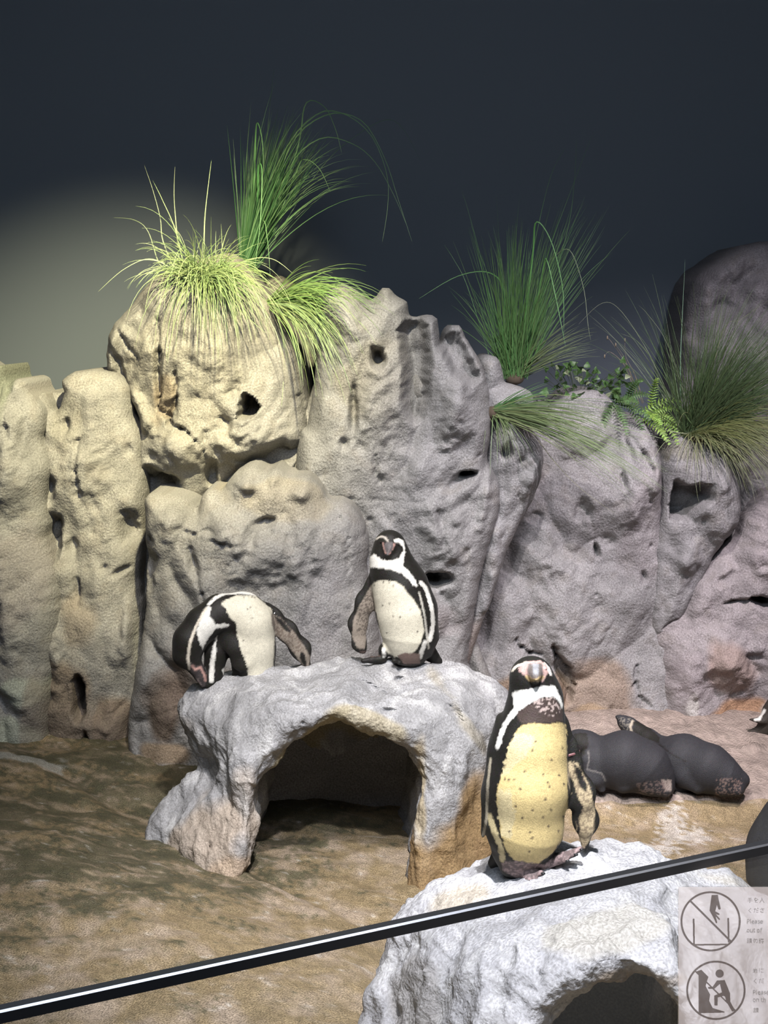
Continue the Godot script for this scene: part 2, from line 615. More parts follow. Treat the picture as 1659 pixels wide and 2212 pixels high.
func floor_color(x: float, z: float) -> Color:
	var w := Vector3(x, 0, z)
	var n := nz.get_noise_2d(x * 1.6, z * 1.6)
	var n2 := nf.get_noise_2d(x * 6.0, z * 4.0)
	var n3 := nf.get_noise_2d(x * 22.0, z * 15.0)
	var n4 := nf.get_noise_2d(x * 55.0, z * 40.0)
	var ochre := Color(0.29, 0.22, 0.125)
	var pink := Color(0.36, 0.285, 0.21)
	var olive := Color(0.082, 0.082, 0.046)
	var c := ochre.lerp(pink, clampf(0.2 + n2 * 1.5 + n * 0.9, 0.0, 1.0))
	# algae grows in clumps, thick on the left bank and thin in front
	var bank := smooth(0.05, -0.75, x + (z + 5.2) * 0.35)
	var grown := bank * (0.35 + 0.65 * smooth(-4.3, -5.1, z))
	var algae := clampf((nf.get_noise_2d(x * 2.2 + 7.0, z * 4.0) * 1.1 + n3 * 0.9 + n4 * 0.5 + grown * 1.25 - 0.62) * 1.9, 0.0, 1.0)
	c = c.lerp(olive.lerp(Color(0.05, 0.05, 0.032), clampf(n4 * 1.5 + 0.4, 0.0, 1.0)).lerp(Color(0.13, 0.112, 0.065), clampf(n2 + 0.3, 0.0, 1.0)), algae * 0.9)
	# pale scuffed patches in the concrete and dried white droppings
	var scrape := clampf((nf.get_noise_2d(x * 3.2 + 40.0, z * 7.0 - x * 3.0) - 0.3) * 4.0, 0.0, 1.0)
	c = c.lerp(Color(0.37, 0.29, 0.2), scrape * 0.65)
	var streak := ridge.get_noise_2d(x * 2.6 + 20.0, z * 5.0)
	c = c.lerp(Color(0.6, 0.56, 0.5), clampf((streak - 0.74) * 4.0, 0.0, 0.8) * clampf(n2 + 0.45, 0.0, 1.0))
	var k := 1.28 + n3 * 0.36 + n2 * 0.15 + n4 * 0.4
	var orange := smooth(0.5, 1.2, x) * smooth(-6.9, -7.05, z + n2 * 0.15) + smooth(-7.0, -7.12, z + n2 * 0.1)
	c = c.lerp(Color(0.42, 0.24, 0.13), clampf(orange, 0.0, 1.0) * 0.85)
	# white droppings splashed on the ground beside the near rock
	var f := pix(Vector3(x, 0.0, z))
	c = stained(c, f.x, f.y, w, [[1452,1792,30,46,0.2,Color(0.62,0.58,0.54),0.6,24.0], [1500,1806,34,20,0,Color(0.62,0.58,0.54),0.6,24.0], [1420,1836,40,14,0,Color(0.62,0.58,0.54),0.6,24.0], [60,1700,90,14,0,Color(0.5,0.5,0.46),0.6,7.0], [670,1975,70,22,0.4,Color(0.45,0.36,0.28),0.7,6.0]])
	return Color(c.r * k, c.g * k, c.b * k)


# ---------------------------------------------------------------- the cliff
func build_cliff() -> void:
	var brown := Color(0.2, 0.152, 0.115)
	var tan := Color(0.36, 0.265, 0.17)
	var pale := Color(0.5, 0.5, 0.44)
	var white := Color(0.6, 0.58, 0.55)
	var grey := Color(0.31, 0.31, 0.31)
	var warm := Color(0.31, 0.305, 0.295)
	var defs := [
		{"label": "pitted grey rock column under the lit peak with a dark slot at its foot", "depth": 7.1,
		"px": [92,1640, 90,1400, 84,1200, 82,1000, 70,900, 76,862, 92,846, 108,862, 124,890, 140,846, 134,822, 172,800, 240,803, 272,822, 284,852, 290,900, 308,940, 312,1000, 318,1060, 312,1180, 306,1250, 318,1330, 328,1460, 331,1610, 331,1700, 92,1700],
		"o": {"edge": 0.13, "bulge": 0.2, "seed": 2, "base": warm, "low": 0.06,
			"dents": [[118,1045,22,48,5,0.12,0.9], [124,1150,30,66,8,0.2,0.9], [168,1175,20,28,0,0.06], [290,1128,30,66,-14,0.14,1.0], [284,966,13,19,-5,0.09], [224,972,12,13,40,0.07], [153,915,10,22,0,0.08], [100,925,8,30,0,0.09], [212,880,14,18,0,0.05], [224,836,14,11,0,0.06], [240,1213,16,10,-20,0.09], [272,1222,28,9,-22,0.05], [178,1040,7,9,0,0.04], [216,1142,10,8,0,0.05], [222,1095,6,6,0,0.03], [188,1484,16,62,0,0.24], [202,1580,8,46,2,0.14], [185,1260,5,30,0,0.05], [240,1070,9,5,30,0.02], [250,1160,4,5,0,0.03]],
			"bumps": [[290,1340,22,90,4,0.06,1.0], [265,1560,40,90,0,0.06,1.0], [130,1400,40,130,0,0.05,1.0], [200,1000,60,110,0,0.05,1.0]],
			"cracks": [[4,0.05, 182,945, 180,1010, 186,1060], [3,0.04, 178,1240, 184,1290], [4,0.05, 340,1180, 330,1280]],
			"stains": [[265,1545,75,110,0,brown,0.85,1.6], [140,1540,70,150,0,brown,0.75,1.5], [290,1600,45,30,0,tan,0.9,1.8], [310,1450,14,120,0,pale,0.5,2.0], [200,1320,80,90,0,Color(0.3,0.25,0.2),0.6,1.4], [160,880,60,80,0,Color(0.27,0.26,0.23),0.6,1.5], [100,830,30,50,0,Color(0.28,0.23,0.19),0.5,1.5]]}},
		{"label": "smooth grey rock flank with pale green and white stain down its foot", "depth": 6.95,
		"px": [-160,1720, -160,830, -30,800, 4,790, 14,822, 26,826, 34,818, 52,822, 66,848, 88,878, 96,905, 90,950, 104,985, 110,1020, 99,1070, 104,1130, 100,1160, 112,1200, 128,1250, 134,1330, 122,1430, 108,1560, 100,1640, 100,1720],
		"o": {"edge": 0.12, "bulge": 0.16, "seed": 3, "base": grey, "low": 0.07, "mid": 0.015,
			"dents": [[30,842,14,9,0,0.06], [8,850,7,32,0,0.05], [60,1205,3,5,0,0.04], [12,1400,5,8,0,0.05], [60,940,10,60,10,0.03]],
			"bumps": [[40,1000,40,140,5,0.05,1.0], [30,1300,40,160,-6,0.05,1.0]],
			"cracks": [[3,0.03, 27,880, 28,920, 48,965, 70,990]],
			"stains": [[60,1470,40,90,5,Color(0.42,0.46,0.4),0.75,2.4], [30,1590,70,60,0,Color(0.48,0.52,0.44),0.8,2.4], [90,1520,30,80,0,Color(0.27,0.23,0.19),0.6,1.8], [40,1250,90,150,0,Color(0.3,0.28,0.29),0.6,1.0], [10,830,25,60,0,Color(0.16,0.19,0.13),0.6,2.0]]}},
		{"label": "tall brightly lit rock peak with a triangular hole, grass tufts on top", "depth": 7.3,
		"px": [236,800, 236,740, 250,700, 290,655, 318,615, 350,592, 420,565, 480,548, 512,552, 540,585, 572,628, 592,652, 612,690, 640,740, 656,800, 668,870, 672,930, 666,990, 650,1030, 600,1042, 540,1040, 480,1070, 430,1100, 380,1090, 330,1095, 300,1060, 296,960, 300,900, 282,850, 256,815],
		"o": {"edge": 0.24, "bulge": 0.42, "seed": 4, "base": warm, "low": 0.05, "cell": 0.0095,
			"dents": [[300,760,40,60,20,0.06], [355,1035,62,44,0,0.24,0.9], [342,978,14,12,0,0.05], [604,975,74,40,-12,0.2,1.0], [646,1010,14,24,20,0.15], [470,1010,16,40,10,0.14], [448,850,7,11,-20,0.05], [364,800,12,70,4,0.06], [388,880,26,30,0,0.05], [512,735,6,12,0,0.04], [492,780,12,5,-30,0.03], [566,728,6,10,-20,0.05], [607,808,5,10,-20,0.04], [347,936,7,4,0,0.03], [270,790,12,60,-15,0.08]],
			"holes": [[0.32,7, 528,892, 533,862, 538,842, 556,848, 568,862, 576,870, 566,888, 550,895]],
			"bumps": [[322,880,26,90,-24,0.09,1.0], [410,960,90,50,18,0.08,1.0], [545,950,90,60,-8,0.12,1.0], [480,760,90,130,0,0.05,1.0], [262,740,18,40,0,0.05,1.0]],
			"cracks": [[5,0.07, 362,690, 366,760, 360,800, 364,850, 358,872, 390,905], [5,0.08, 400,800, 402,852, 386,890, 384,905, 412,915], [4,0.06, 408,914, 428,922, 443,938, 455,950], [4,0.05, 270,715, 296,750, 318,770], [3,0.04, 462,920, 460,960, 464,1000], [3,0.04, 490,893, 508,898], [3,0.04, 572,872, 565,860], [3,0.04, 505,842, 525,836], [5,0.07, 650,850, 666,890, 672,920, 668,960, 645,1000]],
			"stains": [[450,800,180,200,0,Color(0.36,0.34,0.28),0.35,1.2], [380,850,30,50,0,Color(0.3,0.22,0.14),0.5,2.2]]}},
		{"label": "low grey rock shoulder rising behind the lit peak, half hidden by grass", "depth": 8.0,
		"px": [500,760, 500,600, 545,578, 590,590, 622,604, 645,628, 660,680, 670,800],
		"o": {"edge": 0.2, "bulge": 0.2, "seed": 5, "base": Color(0.25,0.24,0.21)}},
		{"label": "broad rounded boulder with a knobbly top ledge behind the penguins", "depth": 6.75,
		"px": [318,1700, 316,1300, 316,1120, 316,1072, 350,1064, 385,1070, 410,1082, 428,1100, 436,1072, 452,1056, 480,1056, 500,1030, 530,1006, 556,1004, 575,1018, 596,1010, 622,1026, 640,1030, 660,1024, 684,1040, 704,1070, 712,1080, 740,1080, 768,1100, 788,1140, 796,1180, 792,1230, 802,1290, 816,1360, 830,1460, 850,1700],
		"o": {"edge": 0.17, "bulge": 0.26, "seed": 6, "base": warm, "low": 0.05, "cell": 0.0095,
			"dents": [[580,1116,30,14,-12,0.1], [622,1098,14,12,0,0.05], [430,1200,16,44,-14,0.11,1.0], [328,1215,24,86,2,0.16,1.0], [764,1192,6,7,0,0.06], [776,1240,4,9,-20,0.05], [590,1221,18,4,0,0.025], [609,1226,3,14,0,0.03], [735,1313,12,7,0,0.03], [716,1300,3,10,0,0.03], [521,1050,16,8,25,0.04], [553,1069,12,5,10,0.04], [548,1148,20,6,20,0.03], [640,1062,12,8,0,0.04], [585,1036,6,12,0,0.04], [420,1075,10,24,15,0.09], [468,1213,16,10,0,0.03], [680,1200,10,14,30,0.02], [752,1140,10,8,0,0.03]],
			"bumps": [[600,1180,140,90,0,0.08,1.0], [540,1040,40,26,0,0.07,1.0], [655,1055,40,26,0,0.06,1.0], [598,1030,22,18,0,0.04,1.0], [470,1120,60,50,0,0.05,1.0], [380,1120,50,50,0,0.04,1.0]],
			"cracks": [[3,0.035, 440,1225, 450,1260, 462,1300], [3,0.03, 470,1150, 510,1160, 560,1158], [3,0.03, 700,1075, 735,1110, 752,1150, 755,1220], [3,0.03, 395,1130, 430,1140, 470,1130]],
			"stains": [[380,1540,70,110,0,brown,0.9,1.6], [470,1480,120,80,0,Color(0.26,0.2,0.16),0.6,1.5], [700,1320,90,110,0,Color(0.32,0.31,0.32),0.5,1.4], [590,1070,120,50,0,Color(0.38,0.34,0.26),0.5,1.8], [360,1600,60,25,0,tan,0.8,2.0]]}},
		{"label": "grey rock crag with deep scooped flutes behind the standing penguin", "depth": 7.15,
		"px": [640,1500, 640,1000, 668,900, 690,720, 690,650, 714,622, 742,614, 772,628, 800,650, 814,640, 826,622, 840,622, 860,642, 880,652, 884,680, 902,684, 922,680, 944,690, 950,740, 956,742, 962,720, 976,702, 992,702, 1006,730, 1026,760, 1046,800, 1056,850, 1060,930, 1052,990, 1068,1020, 1080,1060, 1074,1120, 1052,1190, 1030,1290, 1010,1420, 1004,1500],
		"o": {"edge": 0.14, "bulge": 0.24, "seed": 7, "base": grey, "low": 0.06, "cell": 0.0095, "lean": 0.0,
			"dents": [[918,858,14,22,0,0.04], [1006,1016,24,10,-8,0.16], [990,1030,40,20,-30,0.08,0.8], [1030,978,6,8,30,0.08], [816,768,20,22,0,0.08], [745,950,13,20,-20,0.13], [766,880,12,70,0,0.1], [782,955,16,20,-30,0.08], [824,1024,5,20,-24,0.06], [971,950,5,6,0,0.04], [948,1106,18,36,-10,0.05,0.9], [938,1240,42,24,-12,0.22,0.8], [850,1100,12,10,0,0.04], [838,632,10,8,0,0.03], [770,1090,6,14,0,0.05], [800,1110,10,8,0,0.06], [830,1140,14,12,0,0.06], [720,700,14,16,0,0.05], [880,700,10,16,0,0.04]],
			"holes": [[0.2,26, 856,712, 872,690, 905,682, 930,700, 934,780, 926,860, 912,905, 892,916, 874,900, 862,860, 866,790], [0.17,22, 950,728, 986,700, 1006,737, 1042,815, 1016,832, 972,814, 952,772], [0.12,14, 800,745, 826,748, 840,775, 826,800, 800,792]],
			"bumps": [[975,880,60,110,0,0.08,1.0], [820,880,50,140,0,0.06,1.0], [960,1130,70,90,-10,0.07,1.0], [760,700,50,70,0,0.05,1.0], [900,1000,90,60,0,0.04,1.0], [1045,1060,18,90,10,0.05,1.0]],
			"cracks": [[5,0.012, 690,1060, 760,1066, 840,1070, 900,1072, 960,1062], [3,0.04, 812,975, 812,1010, 820,1030], [3,0.03, 942,1090, 952,1130, 958,1160]],
			"stains": [[800,800,70,90,0,Color(0.3,0.28,0.23),0.5,1.5], [930,900,110,140,0,Color(0.33,0.33,0.335),0.5,1.2], [930,1330,110,60,0,Color(0.32,0.29,0.29),0.5,1.4]]}},
		{"label": "grey rock spur tapering down to the left, a grass spray growing from its side", "depth": 7.25,
		"px": [960,1520, 990,1400, 1020,1250, 1034,1120, 1040,1000, 1036,850, 1036,790, 1050,768, 1072,772, 1086,800, 1092,826, 1116,834, 1146,846, 1156,880, 1154,920, 1166,950, 1174,985, 1168,1030, 1150,1080, 1122,1130, 1094,1190, 1068,1270, 1036,1360, 1012,1440, 1004,1520],
		"o": {"edge": 0.12, "bulge": 0.2, "seed": 8, "base": Color(0.34,0.34,0.345), "low": 0.04,
			"dents": [[1090,972,14,22,10,0.12], [1122,990,12,12,0,0.1], [1082,1152,10,8,0,0.05], [1114,1062,3,10,-20,0.05], [1062,920,12,40,20,0.08], [1090,1060,14,20,0,0.04]],
			"bumps": [[1140,1030,26,60,15,0.06,1.0], [1060,1260,24,120,12,0.05,1.0]],
			"stains": [[1020,1420,50,80,0,Color(0.33,0.28,0.25),0.7,1.5]]}},
		{"label": "wide grey rock slab with cracks and slits behind the front penguin", "depth": 7.55,
		"px": [940,1720, 960,1500, 1010,1340, 1060,1200, 1110,1080, 1140,980, 1150,910, 1184,884, 1226,852, 1260,842, 1296,846, 1322,866, 1338,890, 1352,905, 1388,902, 1410,930, 1424,970, 1430,1030, 1428,1090, 1434,1150, 1440,1190, 1450,1300, 1460,1420, 1480,1720],
		"o": {"edge": 0.16, "bulge": 0.2, "seed": 9, "base": Color(0.34,0.335,0.338), "low": 0.07, "mid": 0.016, "cell": 0.0095,
			"dents": [[1280,1178,7,22,-14,0.12], [1193,1174,12,16,0,0.05], [1276,1270,6,6,0,0.06], [1380,1236,8,18,-18,0.13], [1395,1172,5,8,0,0.1], [1379,1328,3,12,0,0.08], [1394,1005,6,14,-10,0.08], [1250,1090,26,30,10,0.05], [1333,1030,8,26,-10,0.05], [1150,1110,22,20,0,0.04], [1310,1165,6,6,0,0.05], [1306,1160,22,22,0,0.03], [1345,960,10,50,-16,0.04]],
			"holes": [[0.1,12, 1180,1376, 1192,1376, 1206,1400, 1226,1424, 1233,1460, 1226,1500, 1210,1505, 1200,1470, 1188,1420]],
			"bumps": [[1400,1020,26,110,0,0.06,1.0], [1260,940,70,70,0,0.05,1.0], [1360,1080,40,100,0,0.04,1.0], [1200,1280,120,130,0,0.04,1.0]],
			"cracks": [[4,0.06, 1105,1362, 1118,1382, 1140,1395, 1162,1396], [3,0.04, 1138,1396, 1142,1410], [4,0.06, 1185,1375, 1195,1400, 1220,1425, 1230,1460, 1222,1490], [3,0.05, 1364,1425, 1360,1461, 1369,1488, 1388,1505], [3,0.03, 1306,1510, 1312,1528], [3,0.03, 1250,1080, 1265,1110, 1272,1140], [3,0.03, 1330,1005, 1334,1040], [3,0.04, 1345,930, 1375,975, 1394,1010]],
			"stains": [[1280,1500,130,75,0,Color(0.36,0.27,0.2),0.75,1.5], [1110,1480,90,60,0,Color(0.3,0.2,0.12),0.7,1.8], [1330,1540,120,30,0,tan,0.8,2.0], [1410,1540,50,14,0,white,0.8,3.0], [1400,1180,60,200,0,Color(0.34,0.31,0.32),0.5,1.2]]}},
		{"label": "grey rock knob with a dark gaping hole below the big right-hand grass tuft", "depth": 7.5,
		"px": [1400,1360, 1404,1200, 1420,1120, 1424,1010, 1432,960, 1452,928, 1490,920, 1530,940, 1562,968, 1582,1010, 1596,1060, 1596,1110, 1584,1150, 1556,1180, 1540,1200, 1520,1240, 1500,1280, 1480,1320, 1450,1360],
		"o": {"edge": 0.14, "bulge": 0.22, "seed": 10, "base": Color(0.33,0.325,0.33), "low": 0.05,
			"dents": [[1506,1116,8,18,0,0.1], [1570,1150,22,34,20,0.08], [1440,1340,26,6,-30,0.06]],
			"holes": [[0.24,14, 1449,1026, 1470,1040, 1492,1036, 1519,1036, 1524,1069, 1497,1092, 1483,1116, 1440,1116, 1436,1086]],
			"bumps": [[1470,1200,50,60,0,0.07,1.0], [1540,1040,30,60,-10,0.05,1.0]],
			"stains": [[1470,970,40,30,0,Color(0.2,0.19,0.13),0.5,2.5]]}},
		{"label": "pinkish grey rock mass by the resting penguins, orange at its foot", "depth": 7.5,
		"px": [1380,1720, 1396,1560, 1400,1400, 1404,1340, 1440,1310, 1476,1290, 1490,1262, 1510,1232, 1550,1190, 1590,1160, 1606,1120, 1640,1080, 1670,1060, 1760,1050, 1860,1100, 1860,1720],
		"o": {"edge": 0.3, "bulge": 0.24, "seed": 11, "base": Color(0.37,0.34,0.345), "low": 0.08, "mid": 0.025,
			"dents": [[1632,1288,34,14,18,0.2], [1580,1286,30,7,-8,0.07], [1420,1330,24,6,-28,0.06], [1445,1322,6,8,0,0.08], [1565,1478,5,8,0,0.05], [1610,1400,30,12,10,0.04], [1560,1240,40,14,-30,0.04], [1650,1370,20,30,0,0.03]],
			"bumps": [[1640,1180,70,70,0,0.08,1.0], [1560,1400,80,80,0,0.07,1.0], [1460,1440,60,90,0,0.05,1.0], [1500,1290,30,70,0,0.06,1.0]],
			"cracks": [[3,0.04, 1550,1290, 1590,1292, 1620,1280], [3,0.03, 1480,1490, 1490,1540, 1484,1560]],
			"stains": [[1480,1490,14,60,0.1,white,0.8,3.0], [1430,1540,40,20,0,white,0.6,3.5], [1590,1530,120,40,0,Color(0.46,0.27,0.15),0.85,1.8], [1480,1440,50,60,0,Color(0.37,0.33,0.34),0.6,1.4], [1540,1420,70,70,0,Color(0.4,0.29,0.24),0.6,1.5], [1650,1520,30,30,0,white,0.6,3.0]]}},
		{"label": "tall pale lavender rock dome standing behind the big right-hand grass tuft", "depth": 8.2,
		"px": [1470,1200, 1470,800, 1476,720, 1486,640, 1510,590, 1546,562, 1580,538, 1620,526, 1700,522, 1860,560, 1860,1200],
		"o": {"edge": 0.62, "bulge": 0.5, "seed": 12, "base": Color(0.27,0.26,0.275), "low": 0.16, "mid": 0.06, "bil": 0.12, "cell": 0.014,
			"bumps": [[1620,700,60,120,0,0.08,1.0]]}},
		{"label": "plain grey rock core between the spur and the fern, mostly hidden", "depth": 7.7,
		"px": [1000,1700, 1020,1200, 1036,870, 1080,830, 1140,850, 1200,870, 1280,870, 1350,900, 1420,940, 1470,965, 1560,985, 1620,1030, 1700,1100, 1740,1700],
		"o": {"edge": 0.2, "bulge": 0.1, "seed": 13, "cell": 0.016, "base": Color(0.3,0.297,0.297)}},
		{"label": "plain grey rock core behind column, boulder and crag, mostly hidden", "depth": 7.26,
		"px": [-200,1700, -200,960, 30,900, 80,850, 170,850, 250,850, 300,930, 420,900, 560,860, 650,880, 690,800, 740,740, 840,760, 960,820, 1030,900, 1040,1100, 1010,1300, 1000,1700],
		"o": {"edge": 0.15, "bulge": 0.1, "seed": 14, "cell": 0.016, "base": Color(0.3,0.295,0.285)}},
	]
	var cliff := thing("rock_cliff", "tall grey artificial rock cliff across the back of the enclosure", "rock cliff")
	rocks.resize(defs.size())
	for i in defs.size():
		rocks[i] = as_mesh(rock_mesh(defs[i].px, defs[i].depth, defs[i].o))
		put("rock_mass", rocks[i], M.rock, cliff).set_meta("label", defs[i].label)

var rocks := []


# ---------------------------------------------------------------- penguins: one continuous skin over tapered bones
class Flesh:
	var A := PackedVector3Array()
	var BA := PackedVector3Array()
	var N := PackedVector3Array()
	var ra := PackedFloat32Array()
	var dr := PackedFloat32Array()
	var il := PackedFloat32Array()
	var kk := PackedFloat32Array()
	var fl := PackedFloat32Array()
	var lo := Vector3(1e9, 1e9, 1e9)
	var hi := Vector3(-1e9, -1e9, -1e9)

	func add(a: Vector3, b: Vector3, r1: float, r2: float, k: float, n := Vector3.ZERO, f := 1.0) -> void:
		lo = lo.min(a - Vector3.ONE * r1).min(b - Vector3.ONE * r2)
		hi = hi.max(a + Vector3.ONE * r1).max(b + Vector3.ONE * r2)
		n = n.normalized()
		var ba := b - a
		if f != 1.0: ba += n * (ba.dot(n) * (f - 1.0))
		A.append(a)
		BA.append(ba)
		N.append(n)
		ra.append(r1)
		dr.append(r2 - r1)
		il.append(1.0 / maxf(ba.length_squared(), 1e-9))
		kk.append(k)
		fl.append(f)

	var near := PackedInt32Array()

	# distance at a block's middle; notes the bones that can matter inside the block
	func survey(p: Vector3, reach: float) -> float:
		var es := PackedFloat32Array()
		var d := 1e3
		var m := 1e3
		for i in A.size():
			var pa := p - A[i]
			var f := fl[i]
			if f != 1.0: pa += N[i] * (pa.dot(N[i]) * (f - 1.0))
			var ba := BA[i]
			var h := clampf(pa.dot(ba) * il[i], 0.0, 1.0)
			var e := ((pa - ba * h).length() - ra[i] - dr[i] * h) / f
			es.append(e)
			m = minf(m, e)
			var k := kk[i]
			var x := k - absf(d - e)
			if e < d: d = e
			if x > 0.0: d -= x * x / k * 0.25
		near.clear()
		for i in es.size():
			if es[i] < m + reach * 2.0 + kk[i] + 0.03: near.append(i)
		return d

	func eval(p: Vector3) -> float:
		var d := 1e3
		for i in near:
			var pa := p - A[i]
			var f := fl[i]
			if f != 1.0: pa += N[i] * (pa.dot(N[i]) * (f - 1.0))
			var ba := BA[i]
			var h := clampf(pa.dot(ba) * il[i], 0.0, 1.0)
			var e := ((pa - ba * h).length() - ra[i] - dr[i] * h) / f
			var k := kk[i]
			var x := k - absf(d - e)
			if e < d: d = e
			if x > 0.0: d -= x * x / k * 0.25
		return d

	func mesh(h: float) -> Array:
		var o := lo - Vector3.ONE * h * 4.0
		var n := Vector3i(((hi - o) / h + Vector3.ONE * 5.0))
		n = Vector3i((n.x + 3) / 4 * 4, (n.y + 3) / 4 * 4, (n.z + 3) / 4 * 4)
		var sx := 1
		var sy := n.x + 1
		var sz := (n.x + 1) * (n.y + 1)
		var val := PackedFloat32Array()
		val.resize(sz * (n.z + 1))
		val.fill(1e6)
		var blocks := []
		var R := h * 4.0 * 0.9
		for bz in range(0, n.z, 4):
			for by in range(0, n.y, 4):
				for bx in range(0, n.x, 4):
					var m := o + Vector3(bx + 2, by + 2, bz + 2) * h
					if absf(survey(m, R)) > R: continue
					blocks.append(Vector3i(bx, by, bz))
					for z in range(bz, bz + 5):
						for y in range(by, by + 5):
							var q: int = z * sz + y * sy + bx
							for x in range(5):
								if val[q + x] > 1e5:
									val[q + x] = eval(o + Vector3(bx + x, y, z) * h)
		var id := {}
		var v := PackedVector3Array()
		var cells := PackedInt32Array()
		var offs := [0, sx, sy, sx + sy, sz, sz + sx, sz + sy, sz + sx + sy]
		var ed := [[0, 1], [2, 3], [4, 5], [6, 7], [0, 2], [1, 3], [4, 6], [5, 7], [0, 4], [1, 5], [2, 6], [3, 7]]
		var cv := PackedFloat32Array()
		cv.resize(8)
		for b: Vector3i in blocks:
			for z in range(b.z, b.z + 4):
				for y in range(b.y, b.y + 4):
					for x in range(b.x, b.x + 4):
						var q: int = z * sz + y * sy + x
						var neg := 0
						for k in 8:
							cv[k] = val[q + offs[k]]
							if cv[k] < 0.0: neg += 1
						if neg == 0 or neg == 8: continue
						var s := Vector3.ZERO
						var c := 0
						for e in ed:
							var a := cv[e[0]]
							var bb := cv[e[1]]
							if (a < 0.0) == (bb < 0.0): continue
							var t := a / (a - bb)
							var p0 := Vector3(e[0] & 1, (e[0] >> 1) & 1, e[0] >> 2)
							var p1 := Vector3(e[1] & 1, (e[1] >> 1) & 1, e[1] >> 2)
							s += p0.lerp(p1, t)
							c += 1
						id[q] = v.size()
						v.append(o + (Vector3(x, y, z) + s / c) * h)
						cells.append(q)
		var idx := PackedInt32Array()
		for q in cells:
			var a := val[q] < 0.0
			for ax in 3:
				var st: int = [sx, sy, sz][ax]
				if (val[q + st] < 0.0) == a: continue
				var u: int = [sy, sz, sx][ax]
				var w: int = [sz, sx, sy][ax]
				if not (id.has(q - u) and id.has(q - w) and id.has(q - u - w)): continue
				var i0: int = id[q]
				var i1: int = id[q - u]
				var i2: int = id[q - u - w]
				var i3: int = id[q - w]
				if a: idx.append_array([i0, i2, i1, i0, i3, i2])
				else: idx.append_array([i0, i1, i2, i0, i2, i3])
		return [v, idx]


class Pose:
	var px0: float
	var py0: float
	var s: float
	var tilt: float
	var frame: Transform3D
	func j(px: float, py: float, dz := 0.0) -> Vector3:
		var h := (py0 - py) / s
		var f := 1.0 - (h * tilt + dz) / far
		return Vector3((px - px0) / s * f, h * f, dz + h * f * tilt)
	# where a point of the body lies on the plan the plumage is drawn on (its own width and height)
	func uv(p: Vector3) -> Vector2:
		var f := 1.0 - (p.y * tilt + 0.055) / far
		return Vector2(px0 + p.x * s / f, py0 - p.y * s / f)
	var far := 1.0

func pose(px: float, py: float, where: Vector3) -> Pose:
	var o := Pose.new()
	o.px0 = px
	o.py0 = py
	var z := (cam - where).normalized()
	var x := Vector3.UP.cross(z).normalized()
	var y := z.cross(x)
	o.frame = Transform3D(Basis(x, y, z), where)
	o.s = F / -(cam_basis.inverse() * (where - cam)).z
	o.tilt = z.y / y.y
	o.far = (cam - where).length()
	return o

# bones: [px, py, dz, radius px,  px, py, dz, radius px,  blend px, flat normal, flatness]
func limb(f: Flesh, o: Pose, joints: Array, blend: float, n := Vector3.ZERO, flat := 1.0) -> void:
	for i in range(0, joints.size() - 4, 4):
		f.add(o.j(joints[i], joints[i + 1], joints[i + 2]), o.j(joints[i + 4], joints[i + 5], joints[i + 6]), joints[i + 3] / o.s, joints[i + 7] / o.s, blend / o.s, n, flat)

func poly(p: Array, ox := 0.0, oy := 0.0, k := 1.0) -> PackedVector2Array:
	var r := PackedVector2Array()
	for i in range(0, p.size(), 2): r.append(Vector2(ox + p[i] / k, oy + p[i + 1] / k))
	return r

# plumage: [kind, shape, colour, least facing, ragged px, width px]
func plumage(v: PackedVector3Array, nrm: PackedVector3Array, o: Pose, ground: Color, marks: Array) -> PackedColorArray:
	var boxes := []
	for m in marks:
		var lo: Vector2 = m[1][0]
		var hi: Vector2 = m[1][0]
		for q in m[1]:
			lo = lo.min(q)
			hi = hi.max(q)
		var g: float = m[4] + (m[5] if m.size() > 5 else 0.0) + 1.0
		boxes.append(Rect2(lo, hi - lo).grow(g))
	var col := PackedColorArray()
	for i in v.size():
		var p := v[i]
		var u := o.uv(p)
		var n := nf.get_noise_3dv(p * 60.0)
		var n2 := nf.get_noise_3dv(p * 60.0 + Vector3(31, 7, 3))
		var n3 := nf.get_noise_3dv(p * 90.0)
		var sum := Color(0, 0, 0)
		for sub in 3:
			var c := ground
			var us: Vector2 = u + [Vector2(-1.1, 0.5), Vector2(0.9, 0.8), Vector2(0.2, -1.2)][sub]
			for k in marks.size():
				var m: Array = marks[k]
				if nrm[i].z < m[3]: continue
				if not boxes[k].has_point(us): continue
				var q: Vector2 = us + Vector2(n, n2) * m[4]
				if m[0] == "area":
					if Geometry2D.is_point_in_polygon(q, m[1]): c = m[2]
				elif m[0] == "speckle":
					if n3 + n * 0.8 > 0.08 and Geometry2D.is_point_in_polygon(q, m[1]): c = c.lerp(m[2], 0.75)
				elif m[0] == "line":
					for e in m[1].size() - 1:
						if Geometry2D.get_closest_point_to_segment(q, m[1][e], m[1][e + 1]).distance_to(q) < m[5]:
							c = m[2]
							break
				elif m[0] == "dots":
					for e in m[1]:
						if e.distance_to(q) < m[5]: c = m[2]
			sum += c / 3.0
		var c := sum
		var g := 1.0 + n * 0.16 + n3 * 0.12
		col.append(Color(c.r * g, c.g * g, c.b * g))
	return col

func penguin(label: String, o: Pose, f: Flesh, cell: float, ground: Color, marks: Array, group := "") -> Node3D:
	var t := Node3D.new()
	t.name = numbered("penguin")
	add_child(t)
	t.transform = o.frame
	tag(t, label, "penguin", group)
	jobs.append([t, o, f, cell, ground, marks, null])
	return t

var jobs := []

func skin_penguins() -> void:
	for j in jobs:
		var g: Array = j[2].mesh(j[3])
		var nrm := normals(g[0], g[1])
		put("body", as_mesh(arrays(g[0], g[1], plumage(g[0], nrm, j[1], j[4], j[5]), nrm)), M.slate if j[4].b > 0.03 else M.feather, j[0])

